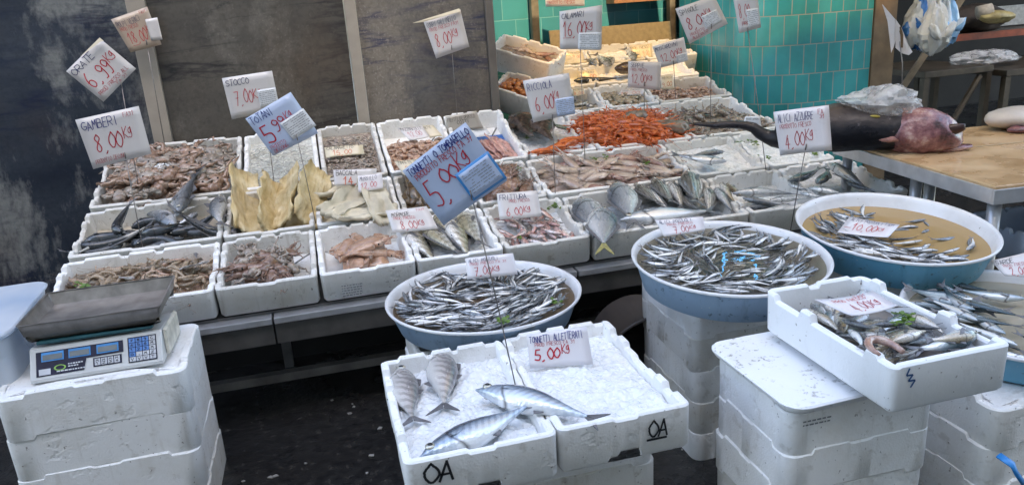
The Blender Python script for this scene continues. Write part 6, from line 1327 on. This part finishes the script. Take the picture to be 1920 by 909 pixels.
leaning('price card TONNETTI E ALLETTERATI 5,00 standing on ice at the box back',[(987,627),(1100,612),(1112,682),(994,690)],fl_,(1050,688),[('TONNETTI ALLETTERATI',.04,.08,.88,.19,'b',dict(bold=.13)),('PROD FRESCO FA 31',.12,.28,.66,.11,'r'),('5,00',.10,.46,.42,.32,'r',dict(bold=.13)),('Kg',.54,.40,.14,.26,'r',dict(bold=.12))],off=.01,tilt=.25,paper='c')
leaning('pinkish price card MORMORE 8,00 at the back of the barred bream',[(723,395),(800,387),(822,430),(737,437)],RP[1],(780,430),[('MORMORE',.10,.14,.44,.18,'k'),('FA31',.72,.06,.2,.1,'r'),('PROD FRESCO',.12,.34,.5,.12,'r'),('8,00',.22,.52,.38,.36,'r'),('Kg',.62,.54,.16,.24,'r')],off=.01,tilt=.4,paper='w')
leaning('price card BACCALA 14,00 on the salt cod',[(625,319),(706,316),(706,344),(627,349)],RP[2],(665,345),[('BACCALA',.06,.06,.5,.3,'k'),('14,00',.22,.45,.6,.5,'o')],off=.03,tilt=.3,paper='w')
leaning('small price card MUSSILLO 12,00 in front of the BACCALA card',[(671,330),(716,325),(719,353),(672,361)],RP[2],(695,357),[('MUSSILLO',.08,.08,.7,.26,'d'),('12,00',.12,.46,.64,.36,'r')],off=.045,tilt=.3,paper='c')
leaning('cream price card CALAMARETTO on the baby squid',[(608,276),(680,271),(683,288),(611,295)],RP[3],(645,290),[('CALAMARETTO',.05,.0,.7,.3,'k'),('15,00',.2,.4,.5,.5,'o')],off=.0,tilt=.5,paper='y')
leaning('price card MAZZANCOLLE 12,00 on the small pink shrimp',[(746,241),(792,237),(806,258),(768,265)],RP[3],(776,262),[('MAZZANCOLLE',.04,.04,.9,.22,'k'),('12,00',.2,.34,.6,.38,'r')],off=.0,tilt=.5,paper='w')
leaning('small printed price card beside the MAZZANCOLLE card',[(790,236),(812,234),(830,254),(806,258)],RP[3],(810,256),[('NETTE',.1,.1,.6,.2,'k')],off=.005,tilt=.5,paper='y')
leaning('grey card FILETTI DI PERSICO standing behind the pink fillets',[(835,219),(893,208),(906,240),(836,250)],RP[3],(868,246),[('FILETTI DI PERSICO',.06,.14,.84,.22,'k'),('COTTI',.34,.38,.36,.2,'k')],off=-.02,tilt=.1,paper='g')
leaning('small white slip at the foot of the grey FILETTI card',[(884,243),(910,239),(920,252),(893,257)],RP[3],(900,254),[('PROD FRESCO',.1,.2,.8,.2,'p')],off=-.03,tilt=.6,paper='s')
leaning('price card ZUPPA 2,00 left of the large bluish sign',[(739,303),(800,296),(812,320),(758,330)],RP[2],(770,326),[('ZUPPA DI PESCE',.05,.05,.8,.22,'k'),('2,00',.2,.42,.4,.4,'o')],off=.02,tilt=.5,paper='y')
UPS=[('small card on the squid in the upper tilted crate',[(972,88),(984,82),(1006,94),(996,102)],6,(990,98),'5,00','y'),('cream card under the CALAMARI sign in the top row',[(1043,98),(1092,96),(1096,112),(1050,112)],6,(1070,110),'POLPO 9,00','y'),('cream card CERNIE 16,00 in the second upper row',[(1082,134),(1116,131),(1126,148),(1088,152)],5,(1105,150),'16,00','y'),('cream card RANA 7,00 at the left of the second upper row',[(993,128),(1032,124),(1042,138),(1000,142)],5,(1015,138),'RANA 7,00','y'),('cream card POLPI 9,00 in the top right crate',[(1178,86),(1222,82),(1224,108),(1184,112)],6,(1200,110),'POLPI 9,00','y'),('reddish lettered card 12,00 over the clams',[(1166,168),(1204,164),(1206,178),(1158,180)],4,(1185,178),'12,00','w'),('cream card 9,00 at the right over the pale shrimp',[(1239,142),(1262,138),(1264,166),(1240,168)],4,(1250,166),'9,00','y'),('cream card on the yellowish fish behind the RICCIOLA sign',[(1072,166),(1094,164),(1098,178),(1076,182)],4,(1085,180),'8,00','y')]
for lb,cor,k,ft,tx,pp in UPS:
    leaning(lb,cor,RP[k],ft,[(tx,.08,.48,.8,.36,'o'),('PROD FRESCO',.08,.14,.8,.18,'k')],off=-.02,tilt=.35,paper=pp)
leaning('price sign PRODOTTO FRESCO cut by the top edge behind CALAMARI',[(1022,-20),(1095,-24),(1096,12),(1023,13)],RP[6],(1060,84),[('PRODOTTO FRESCO',.06,.66,.7,.2,'r')],off=.0,tilt=.0,paper='w')
leaning('price sign SARDE on the silver-blue fish cut by the right edge',[(1857,489),(1930,472),(1940,520),(1884,518)],B4,(1895,520),[('SARDE',.06,.1,.5,.22,'k'),('PROD FRESCO',.2,.36,.7,.14,'r'),('2,00',.3,.55,.5,.36,'r')],off=.03,tilt=.5,paper='w')
# ---- marker writing and prints on the boxes
def onbox(txt,px,y,w_,h_,pen,axis='y',bold=.12,name='marker_writing',label=None,cat='marking',slope=0):
    """writing on a vertical box face: axis y = face looking at -Y at that depth"""
    tl=aty(px[0],px[1],y); c=[tl,tl+V((w_,0,0)),tl+V((w_,0,-h_)),tl+V((0,0,-h_))]
    card=Card(c,(0,-1,0),0,(0,0,0)); mb=write(card,txt,0,0,1,1,pen,bold=bold,off=0.0); return mb
def box_text(boxlabel,items):
    ob=[o for o in COL.objects if o.get('label')==boxlabel][0]; iv=ob.matrix_world.inverted()
    for mb,pen,nm in items:
        mb.v=[iv@V(v) for v in mb.v]; link(nm,mb.mesh(nm,INK[pen],False,False),ob)
yl=1.515-.004; yr=1.525-.004
t1=onbox('OA',(792,872),yl-.001,.075,.05,'k'); 
t2=onbox('OA',(1216,790),yr-.001,.055,.045,'k'); ul=onbox('-',(1204,812),yr-.0015,.085,.05,'k',bold=.12)
t2.add(ul.v,ul.f)
box_text('front left white foam box of ice holding most of the small tuna',[(t1,'k','marker_writing')])
box_text('front right white foam box of ice with a standing sign',[(t2,'k','marker_writing')])
zb=MB(); g0=1.505-.25-.0015
pp=[aty(x,y,g0) for x,y in ((1706,690),(1700,704),(1712,702),(1703,714),(1716,712),(1707,726))]
for a_,b_ in zip(pp,pp[1:]): 
    d=(b_-a_).normalized(); s_=V((0,0,1)).cross(d).cross(d) ; nn=V((-d.z,0,d.x))*.0022; zb.add([a_+nn,a_-nn,b_-nn,b_+nn],[(0,1,2,3)])
box_text('clean bluish white foam crate of mixed fish standing over the lid',[(zb,'n','blue_zigzag')])
def prints(px,y,w_,h_,rows_,seed):
    rr=random.Random(seed); tl=aty(*px,y); mb=MB()
    for i in range(rows_):
        x=0
        while x<w_: 
            l=rr.uniform(.004,.012); z=-h_*i/rows_; mb.add([tl+V((x,0,z)),tl+V((x+l,0,z)),tl+V((x+l,0,z-h_/rows_*.4)),tl+V((x,0,z-h_/rows_*.4))],[(0,1,2,3)]); x+=l+.003
    return mb
box_text('white foam crate holding smooth orange-pink squid tubes',[(prints((640,536),2.862,.075,.05,5,3),'p','printed_notice')])
box_text('grey foam crate under the loose slab, topmost of its stack',[(prints((1506,790),1.412,.07,.02,2,5),'p','printed_notice')])
print('objects',len(COL.objects))
